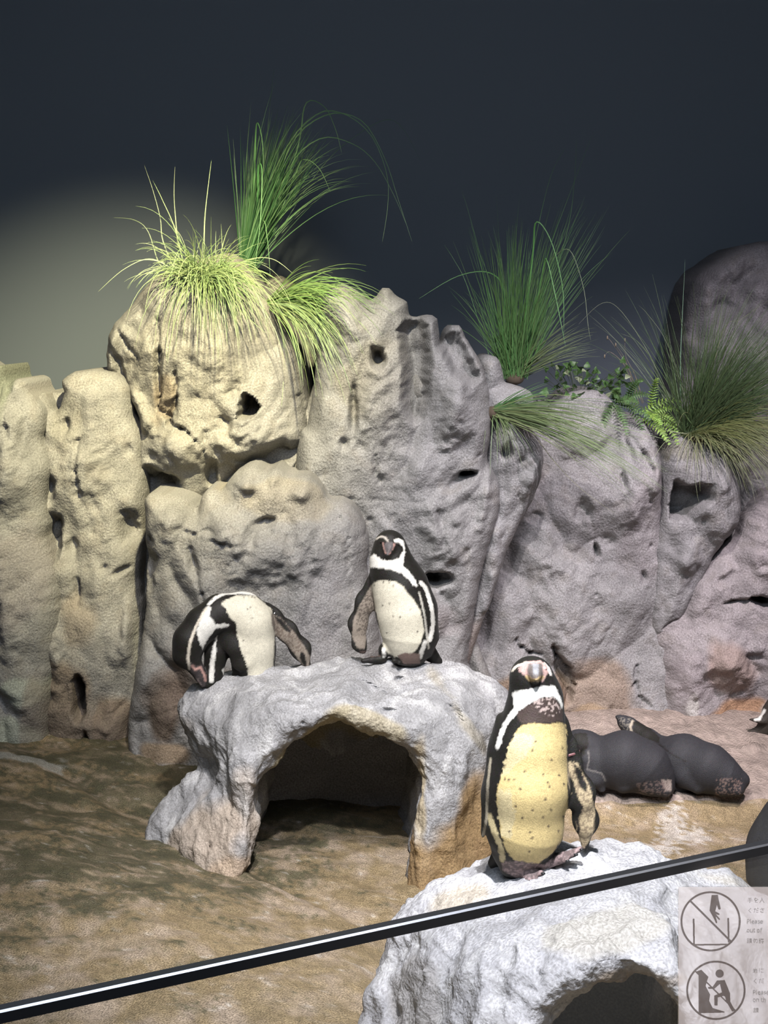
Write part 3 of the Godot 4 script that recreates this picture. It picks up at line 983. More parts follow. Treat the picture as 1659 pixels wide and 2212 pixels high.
func ball(r: Vector3) -> ArrayMesh:
	var s := SphereMesh.new()
	s.radius = 1.0
	s.height = 2.0
	s.radial_segments = 16
	s.rings = 8
	var a := s.get_mesh_arrays()
	var v: PackedVector3Array = a[Mesh.ARRAY_VERTEX]
	for i in v.size(): v[i] *= r
	a[Mesh.ARRAY_VERTEX] = v
	var m := ArrayMesh.new()
	m.add_surface_from_arrays(Mesh.PRIMITIVE_TRIANGLES, a)
	return m

func eye(t: Node3D, p: Vector3, r: float) -> void:
	var e := put("eye", ball(Vector3.ONE * r), M.eye, t)
	e.position = p

func ring(t: Node3D, p: Vector3, axis: Vector3, rx: float, rz: float, thick: float, m: Material) -> void:
	var v := PackedVector3Array()
	var idx := PackedInt32Array()
	var y := axis.normalized()
	var x := y.cross(Vector3(0.1, 0.2, 1)).normalized()
	var z := x.cross(y)
	for i in 24:
		var a := TAU * i / 24.0
		var c := x * cos(a) * rx + z * sin(a) * rz
		var out := c.normalized()
		for k in 8:
			var b := TAU * k / 8.0
			v.append(c + out * cos(b) * thick * 0.5 + y * sin(b) * thick)
	for i in 24:
		for k in 8:
			var q := i * 8 + k
			var w := i * 8 + (k + 1) % 8
			var e := ((i + 1) % 24) * 8 + k
			var g := ((i + 1) % 24) * 8 + (k + 1) % 8
			idx.append_array([q, w, g, q, g, e])
	var o := put("wing_band", finish(v, idx), m, t)
	o.position = p

func build_penguins(arch: Mesh, near: Mesh) -> void:
	var black := Color(0.015, 0.0125, 0.0115)
	var cream := Color(0.66, 0.62, 0.5)
	var snow := Color(0.8, 0.78, 0.72)
	var pink := Color(0.5, 0.3, 0.26)
	var horn := Color(0.1, 0.09, 0.09)
	var skin := Color(0.16, 0.12, 0.115)
	var Z := Vector3(0, 0, 1)

	# --- front penguin on the near rock
	var w := touch(near, 1128, 1884, 3.7)
	var o := pose(1128, 1884, w)
	var f := Flesh.new()
	limb(f, o, [1118,1846,-0.005,46, 1130,1792,0.0,80, 1137,1700,0.01,86, 1140,1612,0.0,76, 1149,1550,-0.005,60, 1153,1505,-0.01,52, 1143,1462,0.0,47], 22)
	limb(f, o, [1148,1447,0.03,18, 1151,1453,0.066,12, 1154,1463,0.088,5], 10)
	limb(f, o, [1148,1462,0.028,18, 1151,1465,0.068,8], 8)
	limb(f, o, [1086,1846,-0.06,24, 1066,1868,-0.075,13], 16, Vector3(0.3, 0.3, 1), 1.6)
	limb(f, o, [1076,1572,-0.02,26, 1064,1640,-0.02,27, 1050,1730,-0.02,24, 1041,1806,-0.02,9], 12, Vector3(1, 0.12, 0.25), 2.9)
	limb(f, o, [1206,1566,-0.02,22, 1227,1612,-0.015,14, 1234,1645,-0.01,16, 1250,1710,0.0,29, 1264,1770,0.0,23, 1262,1826,0.0,8], 10, Vector3(-0.25, 0, 1), 2.8)
	limb(f, o, [1096,1846,0.01,30, 1100,1874,0.02,18], 16)
	limb(f, o, [1164,1848,0.01,26, 1172,1864,0.02,15], 14)
	limb(f, o, [1098,1878,0.01,14, 1146,1888,0.045,11], 10)
	for e in [[1170,1884,0.06], [1158,1898,0.075], [1140,1902,0.075]]:
		limb(f, o, [1136,1885,0.04,10, e[0],e[1],e[2],6], 6)
	limb(f, o, [1176,1866,0.01,12, 1214,1850,0.03,11], 8)
	for e in [[1252,1831,0.035], [1240,1842,0.05], [1222,1856,0.055]]:
		limb(f, o, [1206,1852,0.025,9, e[0],e[1],e[2],6], 6)
	var X := 1000.0
	var Y := 1380.0
	var K := 4.097
	var yellow := Color(0.64, 0.5, 0.23)
	var pale := Color(0.65, 0.545, 0.31)
	var rust := Color(0.06, 0.042, 0.036)
	var marks := [
		["area", poly([490,790, 600,760, 700,770, 800,750, 905,735, 918,1000, 916,1300, 930,1600, 880,1760, 790,1890, 640,2005, 540,2005, 440,1960, 370,1860, 330,1740, 310,1600, 285,1440, 300,1330, 350,1180, 390,1000, 440,880], X, Y, K), yellow, -0.4, 3.5],
		["area", poly([380,1000, 440,880, 520,860, 620,900, 560,1050, 430,1180, 330,1260], X, Y, K), pale, -0.4, 8.0],
		["area", poly([300,1360, 420,1380, 460,1600, 420,1800, 350,1750, 300,1560], X, Y, K), pale, -0.4, 9.0],
		["area", poly([405,470, 600,440, 800,395, 880,560, 870,600, 800,500, 680,520, 580,570, 500,640, 440,700, 370,760, 360,720, 430,610, 420,540], X, Y, K), snow, -0.3, 2.5],
		["line", poly([390,700, 330,820, 300,930, 290,970], X, Y, K), snow, -0.5, 4.0, 5.5],
		["area", poly([470,650, 560,590, 680,530, 800,520, 870,600, 880,720, 700,760, 520,770, 460,720], X, Y, K), rust, -0.3, 4.0],
		["speckle", poly([600,560, 700,510, 830,520, 860,620, 800,690, 680,680], X, Y, K), Color(0.5, 0.4, 0.36), -0.2, 2.0],
		["line", poly([225,1590, 270,1720, 330,1850, 350,1960], X, Y, K), pale, -0.6, 3.0, 6.0],
		["line", poly([225,1080, 205,1300, 200,1600, 170,1760], X, Y, K), Color(0.45, 0.4, 0.3), -0.2, 1.0, 3.0],
		["dots", poly([500,1355, 395,1275, 440,1275, 360,1270, 755,1325, 885,1290, 840,1215, 460,1510, 610,1535, 770,1525, 520,1605, 700,1590, 885,1570, 750,1665, 840,1700, 408,1725, 590,1725, 608,1772, 585,1890, 740,1290, 535,1200, 625,930, 600,1015, 700,1220, 720,1440, 870,965, 770,1085], X, Y, K), Color(0.09, 0.065, 0.045), 0.0, 0.8, 2.6],
		["area", poly([925,1080, 1010,1080, 1110,1260, 1170,1500, 1150,1720, 1080,1830, 1000,1800, 1000,1560, 960,1400, 915,1250], X, Y, K), Color(0.46, 0.37, 0.23), -0.3, 2.5],
		["speckle", poly([925,1080, 1010,1080, 1110,1260, 1170,1500, 1150,1720, 1080,1830, 1000,1800, 1000,1560, 960,1400, 915,1250], X, Y, K), Color(0.16, 0.12, 0.08), -0.3, 2.5],
		["area", poly([980,1090, 1040,1140, 1100,1300, 1080,1350, 1030,1290, 990,1170], X, Y, K), black, -0.3, 2.0],
		["area", poly([925,1200, 970,1240, 1030,1430, 1070,1480, 1030,1560, 1040,1700, 1010,1720, 1000,1560, 960,1420], X, Y, K), black, -0.3, 4.0],
		["line", poly([410,260, 440,225, 500,205, 540,190], X, Y, K), Color(0.62, 0.55, 0.45), -0.2, 1.5, 3.2],
		["line", poly([700,190, 740,230, 760,290], X, Y, K), Color(0.7, 0.62, 0.56), -0.2, 1.5, 3.5],
		["area", poly([490,220, 560,180, 680,160, 740,230, 730,300, 690,370, 560,370, 500,300, 450,260], X, Y, K), Color(0.42, 0.28, 0.25), -0.1, 4.0],
		["area", poly([560,200, 680,190, 690,330, 640,370, 570,340, 540,260], X, Y, K), Color(0.13, 0.11, 0.1), 0.0, 2.5],
		["area", poly([590,200, 650,200, 650,320, 600,330], X, Y, K), Color(0.24, 0.24, 0.25), 0.0, 1.0],
		["line", poly([540,330, 580,370, 640,375, 690,330], X, Y, K), Color(0.55, 0.4, 0.2), -0.2, 1.0, 3.0],
		["area", poly([340,1985, 480,1970, 720,1990, 1000,1800, 1080,1830, 900,1960, 720,2080, 640,2160, 480,2120, 350,2060], X, Y, K), skin, -0.9, 3.0],
		["speckle", poly([340,1985, 480,1970, 720,1990, 1000,1800, 1080,1830, 900,1960, 720,2080, 640,2160, 480,2120, 350,2060], X, Y, K), Color(0.36, 0.26, 0.25), -0.9, 3.0],
	]
	var t := penguin("yellow-bellied penguin standing on the front grey rock with its eyes shut", o, f, 0.0042, black, marks)
	ring(t, o.j(1230, 1627, -0.012), o.j(1240, 1660) - o.j(1228, 1610), 20 / o.s, 11 / o.s, 3.0 / o.s, M.band_brown)
	for e in [[1120,1442,0.034], [1169,1440,0.034]]:
		var lid := put("eyelid", ball(Vector3(8, 5, 5) / o.s), mat(lin(0.5, 0.3, 0.28), 0.6), t)
		lid.position = o.j(e[0], e[1], e[2])
	for e in [[1170,1884,0.06], [1158,1898,0.075], [1140,1902,0.075], [1252,1831,0.035], [1240,1842,0.05], [1222,1856,0.055]]:
		var claw := put("claw", ball(Vector3(5, 3, 6) / o.s), M.claw, t)
		claw.position = o.j(e[0] + 3, e[1] + 1, e[2] + 0.004)

	# --- penguin standing upright on the hollow rock
	w = touch(arch, 885, 1434, 5.6)
	o = pose(885, 1434, w)
	f = Flesh.new()
	limb(f, o, [884,1402,0.0,38, 886,1375,0.0,58, 878,1320,0.0,63, 864,1268,0.0,57, 848,1228,0.0,46, 842,1203,0.0,37, 841,1177,0.0,33], 18)
	limb(f, o, [843,1172,0.03,17, 840,1184,0.065,10, 836,1199,0.085,4], 9)
	limb(f, o, [806,1258,-0.02,17, 789,1300,-0.02,19, 772,1348,-0.015,18, 776,1392,-0.01,13, 784,1406,-0.01,6], 8, Vector3(0.35, 0, 1), 2.6)
	limb(f, o, [900,1256,0.035,18, 912,1320,0.05,18, 922,1370,0.045,14, 929,1412,0.03,5], 7, Vector3(1, 0.15, 0.35), 2.8)
	limb(f, o, [915,1400,-0.04,24, 946,1428,-0.06,10], 10)
	limb(f, o, [906,1400,0.02,18, 905,1420,0.02,11], 8)
	limb(f, o, [832,1404,0.02,15, 826,1418,0.0,9], 8)
	limb(f, o, [906,1425,0.01,9, 870,1428,0.05,8], 6)
	for e in [[850,1428,0.06], [862,1432,0.07]]:
		limb(f, o, [876,1427,0.04,7, e[0],e[1],e[2],4.5], 4)
	limb(f, o, [828,1424,0.02,8, 804,1426,0.03,7, 784,1428,0.035,5], 5)
	X = 740.0
	Y = 1120.0
	K = 6.704
	var grey_tan := Color(0.26, 0.22, 0.18)
	marks = [
		["area", poly([430,945, 520,900, 640,910, 760,920, 880,1000, 960,1110, 1040,1200, 1130,1360, 1160,1500, 1180,1620, 1140,1780, 1060,1920, 900,2010, 760,2010, 660,1960, 590,1860, 545,1700, 490,1400, 415,1150, 385,980], X, Y, K), cream, -0.6, 2.0],
		["area", poly([330,560, 450,510, 560,600, 700,618, 820,575, 870,470, 910,470, 880,600, 870,690, 950,760, 1050,890, 1090,1000, 1010,980, 960,900, 850,800, 700,750, 540,720, 330,700], X, Y, K), snow, -0.7, 1.6],
		["line", poly([1130,930, 1200,1000, 1250,1150, 1300,1350, 1310,1500, 1290,1650, 1260,1760], X, Y, K), snow, -0.9, 2.0, 4.5],
		["line", poly([1190,1800, 1150,1920, 1120,2010], X, Y, K), snow, -0.9, 1.5, 4.5],
		["line", poly([590,1900, 600,1990], X, Y, K), snow, -0.9, 1.5, 4.0],
		["line", poly([470,280, 540,245, 610,270, 645,320], X, Y, K), Color(0.5, 0.46, 0.4), -0.6, 1.0, 2.0],
		["area", poly([740,300, 800,275, 880,305, 900,420, 890,500, 865,400, 810,345, 745,345], X, Y, K), snow, -0.8, 1.0],
		["line", poly([575,350, 590,420, 620,510], X, Y, K), pink, -0.6, 0.5, 1.2],
		["line", poly([745,370, 720,440, 680,510], X, Y, K), pink, -0.6, 0.5, 1.6],
		["area", poly([620,340, 730,340, 730,420, 690,500, 645,540, 610,480, 590,400], X, Y, K), horn, -0.3, 0.6],
		["line", poly([690,400, 665,470, 650,520], X, Y, K), Color(0.2, 0.17, 0.17), -0.3, 0.5, 0.9],
		["dots", poly([578,1268, 678,1242, 985,1325, 735,1430, 830,1445, 675,940, 735,990, 640,1660, 1085,1640, 450,970, 590,930], X, Y, K), Color(0.06, 0.05, 0.04), 0.0, 0.6, 1.9],
		["area", poly([400,960, 440,1150, 470,1330, 400,1480, 350,1640, 310,1900, 220,1900, 130,1720, 140,1480, 220,1280, 330,1080], X, Y, K), grey_tan, -0.6, 1.5],
		["speckle", poly([400,960, 440,1150, 470,1330, 400,1480, 340,1640, 300,1700, 200,1650, 180,1480, 240,1280, 330,1080], X, Y, K), Color(0.07, 0.055, 0.045), -0.6, 1.5],
		["line", poly([190,1880, 250,1915, 290,1900], X, Y, K), black, -0.9, 0.8, 2.5],
		["line", poly([1105,1080, 1150,1250, 1190,1450, 1220,1700, 1245,1880], X, Y, K), Color(0.5, 0.48, 0.42), 0.0, 0.6, 2.0],
		["area", poly([790,1985, 900,1950, 1120,1960, 1120,2100, 900,2110], X, Y, K), Color(0.2, 0.14, 0.12), -0.9, 1.5],
		["area", poly([230,1930, 440,1920, 560,1990, 440,2010, 230,2000], X, Y, K), Color(0.09, 0.065, 0.055), -0.9, 1.5],
	]
	t = penguin("white-chested penguin standing upright on the hollow rock, green band on its wing", o, f, 0.005, black, marks)
	ring(t, o.j(905, 1273, 0.045), o.j(912, 1320) - o.j(900, 1256), 9 / o.s, 14 / o.s, 3.2 / o.s, M.band_green)
	ring(t, o.j(904, 1268, 0.048), o.j(912, 1315) - o.j(903, 1256), 9 / o.s, 14 / o.s, 2.4 / o.s, M.band_green)
	for e in [[822,1170,0.054], [859,1176,0.058]]:
		eye(t, o.j(e[0], e[1], e[2]), 2.6 / o.s)

	# --- preening penguin, bent over at the rock's left shoulder
	w = touch(arch, 560, 1446, 5.65) + Vector3(0, 0, -0.06)
	o = pose(pix(w).x, pix(w).y, w)
	f = Flesh.new()
	limb(f, o, [548,1470,0.0,46, 546,1400,0.0,47, 540,1345,0.0,49, 528,1327,0.0,47], 16)
	limb(f, o, [520,1326,0.0,44, 478,1325,0.02,40, 440,1346,0.05,35, 412,1380,0.07,33, 405,1410,0.075,31], 16)
	limb(f, o, [414,1424,0.075,22, 424,1440,0.08,15, 432,1458,0.08,10, 438,1478,0.08,4], 8)
	limb(f, o, [490,1375,0.02,26, 468,1410,0.03,22, 458,1470,0.03,24], 12)
	limb(f, o, [497,1357,0.06,15, 508,1390,0.08,21, 522,1425,0.085,19, 536,1452,0.08,8], 7, Vector3(-0.2, 0.1, 1), 2.6)
	limb(f, o, [578,1318,-0.02,16, 592,1332,-0.02,15, 620,1364,-0.02,20, 650,1404,-0.02,20, 663,1438,-0.02,9], 7, Vector3(-0.2, 0, 1), 2.6)
	X = 360.0
	Y = 1250.0
	K = 5.027
	marks = [
		["area", poly([640,230, 760,175, 980,180, 1060,250, 1150,330, 1180,600, 1160,950, 1140,1200, 880,1200, 880,960, 800,740, 770,600, 760,480, 690,420, 650,320, 600,270], X, Y, K), cream, -0.7, 2.2],
		["line", poly([470,270, 540,200, 640,150, 800,140, 990,160], X, Y, K), snow, -0.9, 1.5, 3.6],
		["area", poly([450,290, 340,560, 400,760, 440,680, 540,540, 680,520, 690,490, 540,490, 480,400, 500,300], X, Y, K), snow, -0.6, 1.8],
		["line", poly([440,320, 330,520, 270,700, 250,850, 262,960], X, Y, K), Color(0.66, 0.6, 0.5), -0.8, 1.0, 3.0],
		["line", poly([580,610, 530,740, 500,900, 490,1090], X, Y, K), snow, -0.7, 1.6, 5.0],
		["area", poly([560,570, 640,540, 700,560, 700,640, 790,800, 850,900, 890,990, 720,1030, 600,860, 540,740], X, Y, K), black, -0.3, 1.5],
		["area", poly([600,980, 640,950, 720,1010, 620,1040], X, Y, K), snow, -0.5, 1.2],
		["area", poly([280,890, 330,930, 400,920, 440,1080, 420,1160, 380,1160, 310,1050, 260,980], X, Y, K), Color(0.06, 0.05, 0.05), -0.5, 1.0],
		["line", poly([290,930, 320,970, 380,950, 420,1040, 425,1090], X, Y, K), pink, -0.3, 1.0, 2.4],
		["line", poly([345,1080, 375,1130], X, Y, K), Color(0.3, 0.24, 0.23), -0.3, 0.6, 2.0],
		["area", poly([1140,380, 1240,420, 1380,570, 1500,740, 1570,870, 1540,980, 1470,960, 1400,830, 1290,700, 1190,620, 1150,500], X, Y, K), grey_tan, -0.6, 1.5],
		["speckle", poly([1140,380, 1240,420, 1380,570, 1500,740, 1500,800, 1400,830, 1290,700, 1190,620, 1150,500], X, Y, K), Color(0.12, 0.09, 0.07), -0.6, 1.5],
		["area", poly([1170,400, 1240,430, 1360,560, 1350,600, 1290,560, 1210,470], X, Y, K), black, -0.6, 1.0],
		["area", poly([1460,800, 1500,820, 1530,960, 1490,960, 1450,870], X, Y, K), black, -0.6, 1.0],
		["dots", poly([850,200, 935,195, 885,335, 915,315, 938,430, 840,670, 965,200], X, Y, K), Color(0.06, 0.05, 0.04), -0.4, 0.5, 1.8],
	]
	t = penguin("preening penguin bent double on the hollow rock, beak tucked under its flank", o, f, 0.005, black, marks)
	ring(t, o.j(589, 1328, -0.02), o.j(620, 1364) - o.j(592, 1332), 17 / o.s, 9 / o.s, 2.6 / o.s, M.band_white)
	eye(t, o.j(420, 1428, 0.098), 2.4 / o.s)

	# --- two penguins lying on the mat
	var slate := Color(0.031, 0.0305, 0.034)
	w = on_level(1350, 1712, 0.075)
	o = pose(1350, 1712, w)
	f = Flesh.new()
	limb(f, o, [1288,1652,0.0,50, 1346,1645,0.0,61, 1395,1660,0.0,52, 1424,1684,0.0,30, 1442,1700,0.0,9], 20)
	limb(f, o, [1284,1640,-0.01,42, 1262,1618,-0.02,32, 1246,1612,-0.02,25, 1232,1618,-0.01,20], 16)
	limb(f, o, [1222,1624,0.0,12, 1204,1634,0.0,4], 8)
	limb(f, o, [1272,1640,0.09,20, 1282,1676,0.1,22, 1300,1706,0.1,9], 8, Vector3(0.2, 0.3, 1), 2.4)
	limb(f, o, [1340,1672,0.07,26, 1346,1700,0.09,13], 14)
	limb(f, o, [1400,1690,0.05,24, 1436,1702,0.05,14], 12)
	marks = [
		["area", poly([1236,1590, 1264,1588, 1270,1612, 1260,1640, 1236,1650], 0, 0), black, -0.9, 3.0],
		["area", poly([1425,1680, 1448,1680, 1448,1704, 1436,1706], 0, 0), Color(0.3, 0.25, 0.22), -0.9, 3.0],
		["speckle", poly([1375,1690, 1440,1680, 1448,1712, 1375,1714], 0, 0), Color(0.16, 0.12, 0.11), -0.9, 3.0],
		["line", poly([1270,1628, 1272,1650, 1268,1668, 1300,1674, 1308,1690], 0, 0), Color(0.16, 0.15, 0.14), 0.1, 0.8, 1.2],
	]
	penguin("slate grey penguin lying on the mat with its head tucked down", o, f, 0.0055, slate, marks, "penguins resting on the mat")
	w = on_level(1500, 1713, 0.075)
	o = pose(1500, 1713, w)
	f = Flesh.new()
	limb(f, o, [1420,1640,-0.17,40, 1474,1648,-0.09,57, 1530,1660,-0.02,50, 1570,1676,0.0,34, 1592,1682,0.0,16, 1605,1678,0.0,5], 20)
	limb(f, o, [1424,1628,-0.18,34, 1396,1606,-0.23,24, 1372,1590,-0.26,19, 1354,1577,-0.28,17, 1343,1570,-0.28,14], 12)
	limb(f, o, [1344,1568,-0.28,10, 1334,1562,-0.28,6, 1327,1560,-0.28,3], 5)
	limb(f, o, [1480,1680,0.02,24, 1506,1702,0.05,12], 12)
	limb(f, o, [1446,1650,-0.06,20, 1456,1690,-0.03,18, 1474,1706,-0.02,8], 8, Vector3(0.2, 0.3, 1), 2.2)
	limb(f, o, [1560,1696,0.04,20, 1590,1700,0.04,14], 10)
	marks = [
		["area", poly([1357,1560, 1380,1560, 1420,1595, 1420,1610, 1380,1596, 1360,1586], 0, 0), black, -0.9, 1.5],
		["line", poly([1356,1560, 1352,1575, 1356,1588], 0, 0), Color(0.42, 0.36, 0.28), -0.9, 0.8, 2.6],
		["speckle", poly([1320,1554, 1352,1554, 1350,1584, 1330,1580], 0, 0), Color(0.2, 0.18, 0.15), -0.9, 1.0],
		["speckle", poly([1545,1680, 1600,1675, 1600,1710, 1545,1714], 0, 0), Color(0.2, 0.14, 0.12), -0.9, 3.0],
		["line", poly([1420,1612, 1450,1634, 1480,1648], 0, 0), black, -0.2, 1.0, 1.4],
	]
	penguin("slate grey penguin lying on the mat with its head raised behind its neighbour", o, f, 0.0055, slate, marks, "penguins resting on the mat")

	# --- penguins cut by the frame
	w = on_level(1690, 1596, 0.075)
	o = pose(1690, 1598, w)
	f = Flesh.new()
	limb(f, o, [1672,1572,0.0,34, 1690,1556,0.0,42, 1730,1552,0.0,44, 1770,1580,0.0,26, 1796,1592,0.0,8], 18)
	limb(f, o, [1680,1540,-0.01,30, 1690,1500,-0.01,22, 1694,1470,-0.01,20], 14)
	limb(f, o, [1686,1468,0.01,10, 1664,1468,0.02,3], 6)
	limb(f, o, [1660,1552,0.05,16, 1646,1562,0.06,12, 1622,1562,0.06,4], 6, Vector3(0, 1, 0.3), 2.0)
	limb(f, o, [1652,1584,0.03,16, 1622,1592,0.04,8], 10)
	marks = [
		["line", poly([1632,1562, 1640,1560, 1645,1548, 1650,1540], 0, 0), snow, -0.9, 0.8, 3.4],
	]
	penguin("dark penguin crouching at the cliff's foot, a white patch under its wing", o, f, 0.006, Color(0.05, 0.042, 0.035), marks)
	w = on_level(1700, 1935, 0.02)
	o = pose(1700, 1935, w)
	f = Flesh.new()
	limb(f, o, [1706,1880,0.0,92, 1712,1830,0.0,92, 1724,1770,0.0,70, 1738,1715,0.0,48, 1744,1680,0.0,42], 30)
	limb(f, o, [1734,1676,0.02,16, 1706,1672,0.03,5], 8)
	limb(f, o, [1640,1800,0.02,22, 1622,1850,0.03,24, 1618,1905,0.03,10], 10, Vector3(1, 0, 0.2), 2.6)
	limb(f, o, [1680,1915,0.06,20, 1660,1932,0.12,12], 10)
	limb(f, o, [1730,1915,0.06,20, 1730,1932,0.12,12], 10)
	limb(f, o, [1786,1790,0.02,22, 1806,1850,0.02,24, 1806,1905,0.02,10], 10, Vector3(1, 0, -0.2), 2.6)
	limb(f, o, [1712,1900,-0.12,34, 1716,1932,-0.2,10], 14)
	marks = [
		["line", poly([1722,1650, 1706,1676, 1712,1704, 1740,1716, 1772,1702, 1780,1676, 1766,1650], 0, 0), snow, -0.2, 2.0, 4.0],
		["area", poly([1676,1770, 1744,1756, 1790,1780, 1796,1860, 1770,1915, 1690,1918, 1662,1860], 0, 0), cream, 0.35, 3.0],
	]
	penguin("large dark-backed penguin standing on the floor behind the front rock", o, f, 0.009, Color(0.04, 0.04, 0.042), marks)
	skin_penguins()


# ---------------------------------------------------------------- plants
class Blades:
	var v := PackedVector3Array()
	var c := PackedColorArray()
	var i := PackedInt32Array()

	func blade(p: PackedVector3Array, w: float, tone: Color, side: Vector3) -> void:
		var n := p.size()
		var s := v.size()
		for k in n:
			var t := (p[mini(k + 1, n - 1)] - p[maxi(k - 1, 0)]).normalized()
			var x := t.cross(side).normalized()
			var y := x.cross(t)
			var f := k / float(n - 1)
			var ww := w * (0.65 + 0.35 * sin(PI * minf(1.0, f * 1.6 + 0.2))) * (1.0 - pow(f, 3.0)) + 0.0002
			v.append(p[k] - x * ww)
			v.append(p[k] - y * ww * 0.35)
			v.append(p[k] + x * ww)
			for q in 3: c.append(tone)
		for k in n - 1:
			var a := s + k * 3
			i.append_array([a, a + 3, a + 4, a, a + 4, a + 1, a + 1, a + 4, a + 5, a + 1, a + 5, a + 2])

func grow(start: Vector3, dir: Vector3, length: float, droop: float, n := 12) -> PackedVector3Array:
	var p := PackedVector3Array()
	var d := dir.normalized()
	var q := start
	var st := length / n
	for k in n + 1:
		p.append(q)
		q += d * st
		d = (d + Vector3(0, -droop * (0.25 + 1.5 * k / n) / n, 0)).normalized()
	return p

func tint(c: Color, a: float) -> Color:
	var k := 1.0 + rng.randf_range(-a, a)
	return Color(c.r * k * (1.0 + rng.randf_range(-0.1, 0.1)), c.g * k, c.b * k)

# sprays: [count, base radius, mean direction, spread, shortest, longest, droop low, droop high, half width, two greens that the blades vary between]
func tuft(label: String, where: Vector3, sprays: Array, strays: Array, called := "grass_tuft") -> Node3D:
	var t := thing(called, label, "grass", where, "grass tufts on the cliff")
	var clump := put("root_clump", ball(Vector3(0.05, 0.035, 0.04)), M.soil, t)
	clump.position = Vector3(0, -0.005, 0)
	var b := Blades.new()
	for s in sprays:
		for k in s[0]:
			var a := rng.randf() * TAU
			var r: float = s[1] * sqrt(rng.randf())
			var e := Vector3(cos(a) * r, rng.randf_range(-0.01, 0.02), sin(a) * r * 0.6)
			var d: Vector3 = s[2].normalized() + Vector3(rng.randfn(), rng.randfn() * 0.6, rng.randfn() * 0.7) * s[3] + e * 2.0
			var L := rng.randf_range(s[4], s[5])
			var path := grow(e, d, L, rng.randf_range(s[6], s[7]))
			var tone := tint((s[9] as Color).lerp(s[10], rng.randf_range(0.3, 1.0)), 0.25)
			b.blade(path, s[8] * rng.randf_range(0.7, 1.25), tone, Vector3(rng.randfn() * 0.4, 0.2, 1))
	var m := put("blades", finish(b.v, b.i, b.c), M.blade, t)
	m.set_meta("kind", "stuff")
	for s in strays:   # single long blades that stand clear of the tuft: [half width, colour, depth step, px ...]
		var raw := []
		var np: int = (s.size() - 3) / 2
		for k in np:
			raw.append(at(s[3 + k * 2], s[4 + k * 2], -where.z + s[2] * k / maxf(1, np - 1)) - where)
		var path := PackedVector3Array()
		for k in 25: path.append(cat(raw, k / 24.0))
		var g := Blades.new()
		g.blade(path, s[0], s[1], Vector3(0.2, 0.1, 1))
		put("long_blade", finish(g.v, g.i, g.c), M.blade, t)
	return t

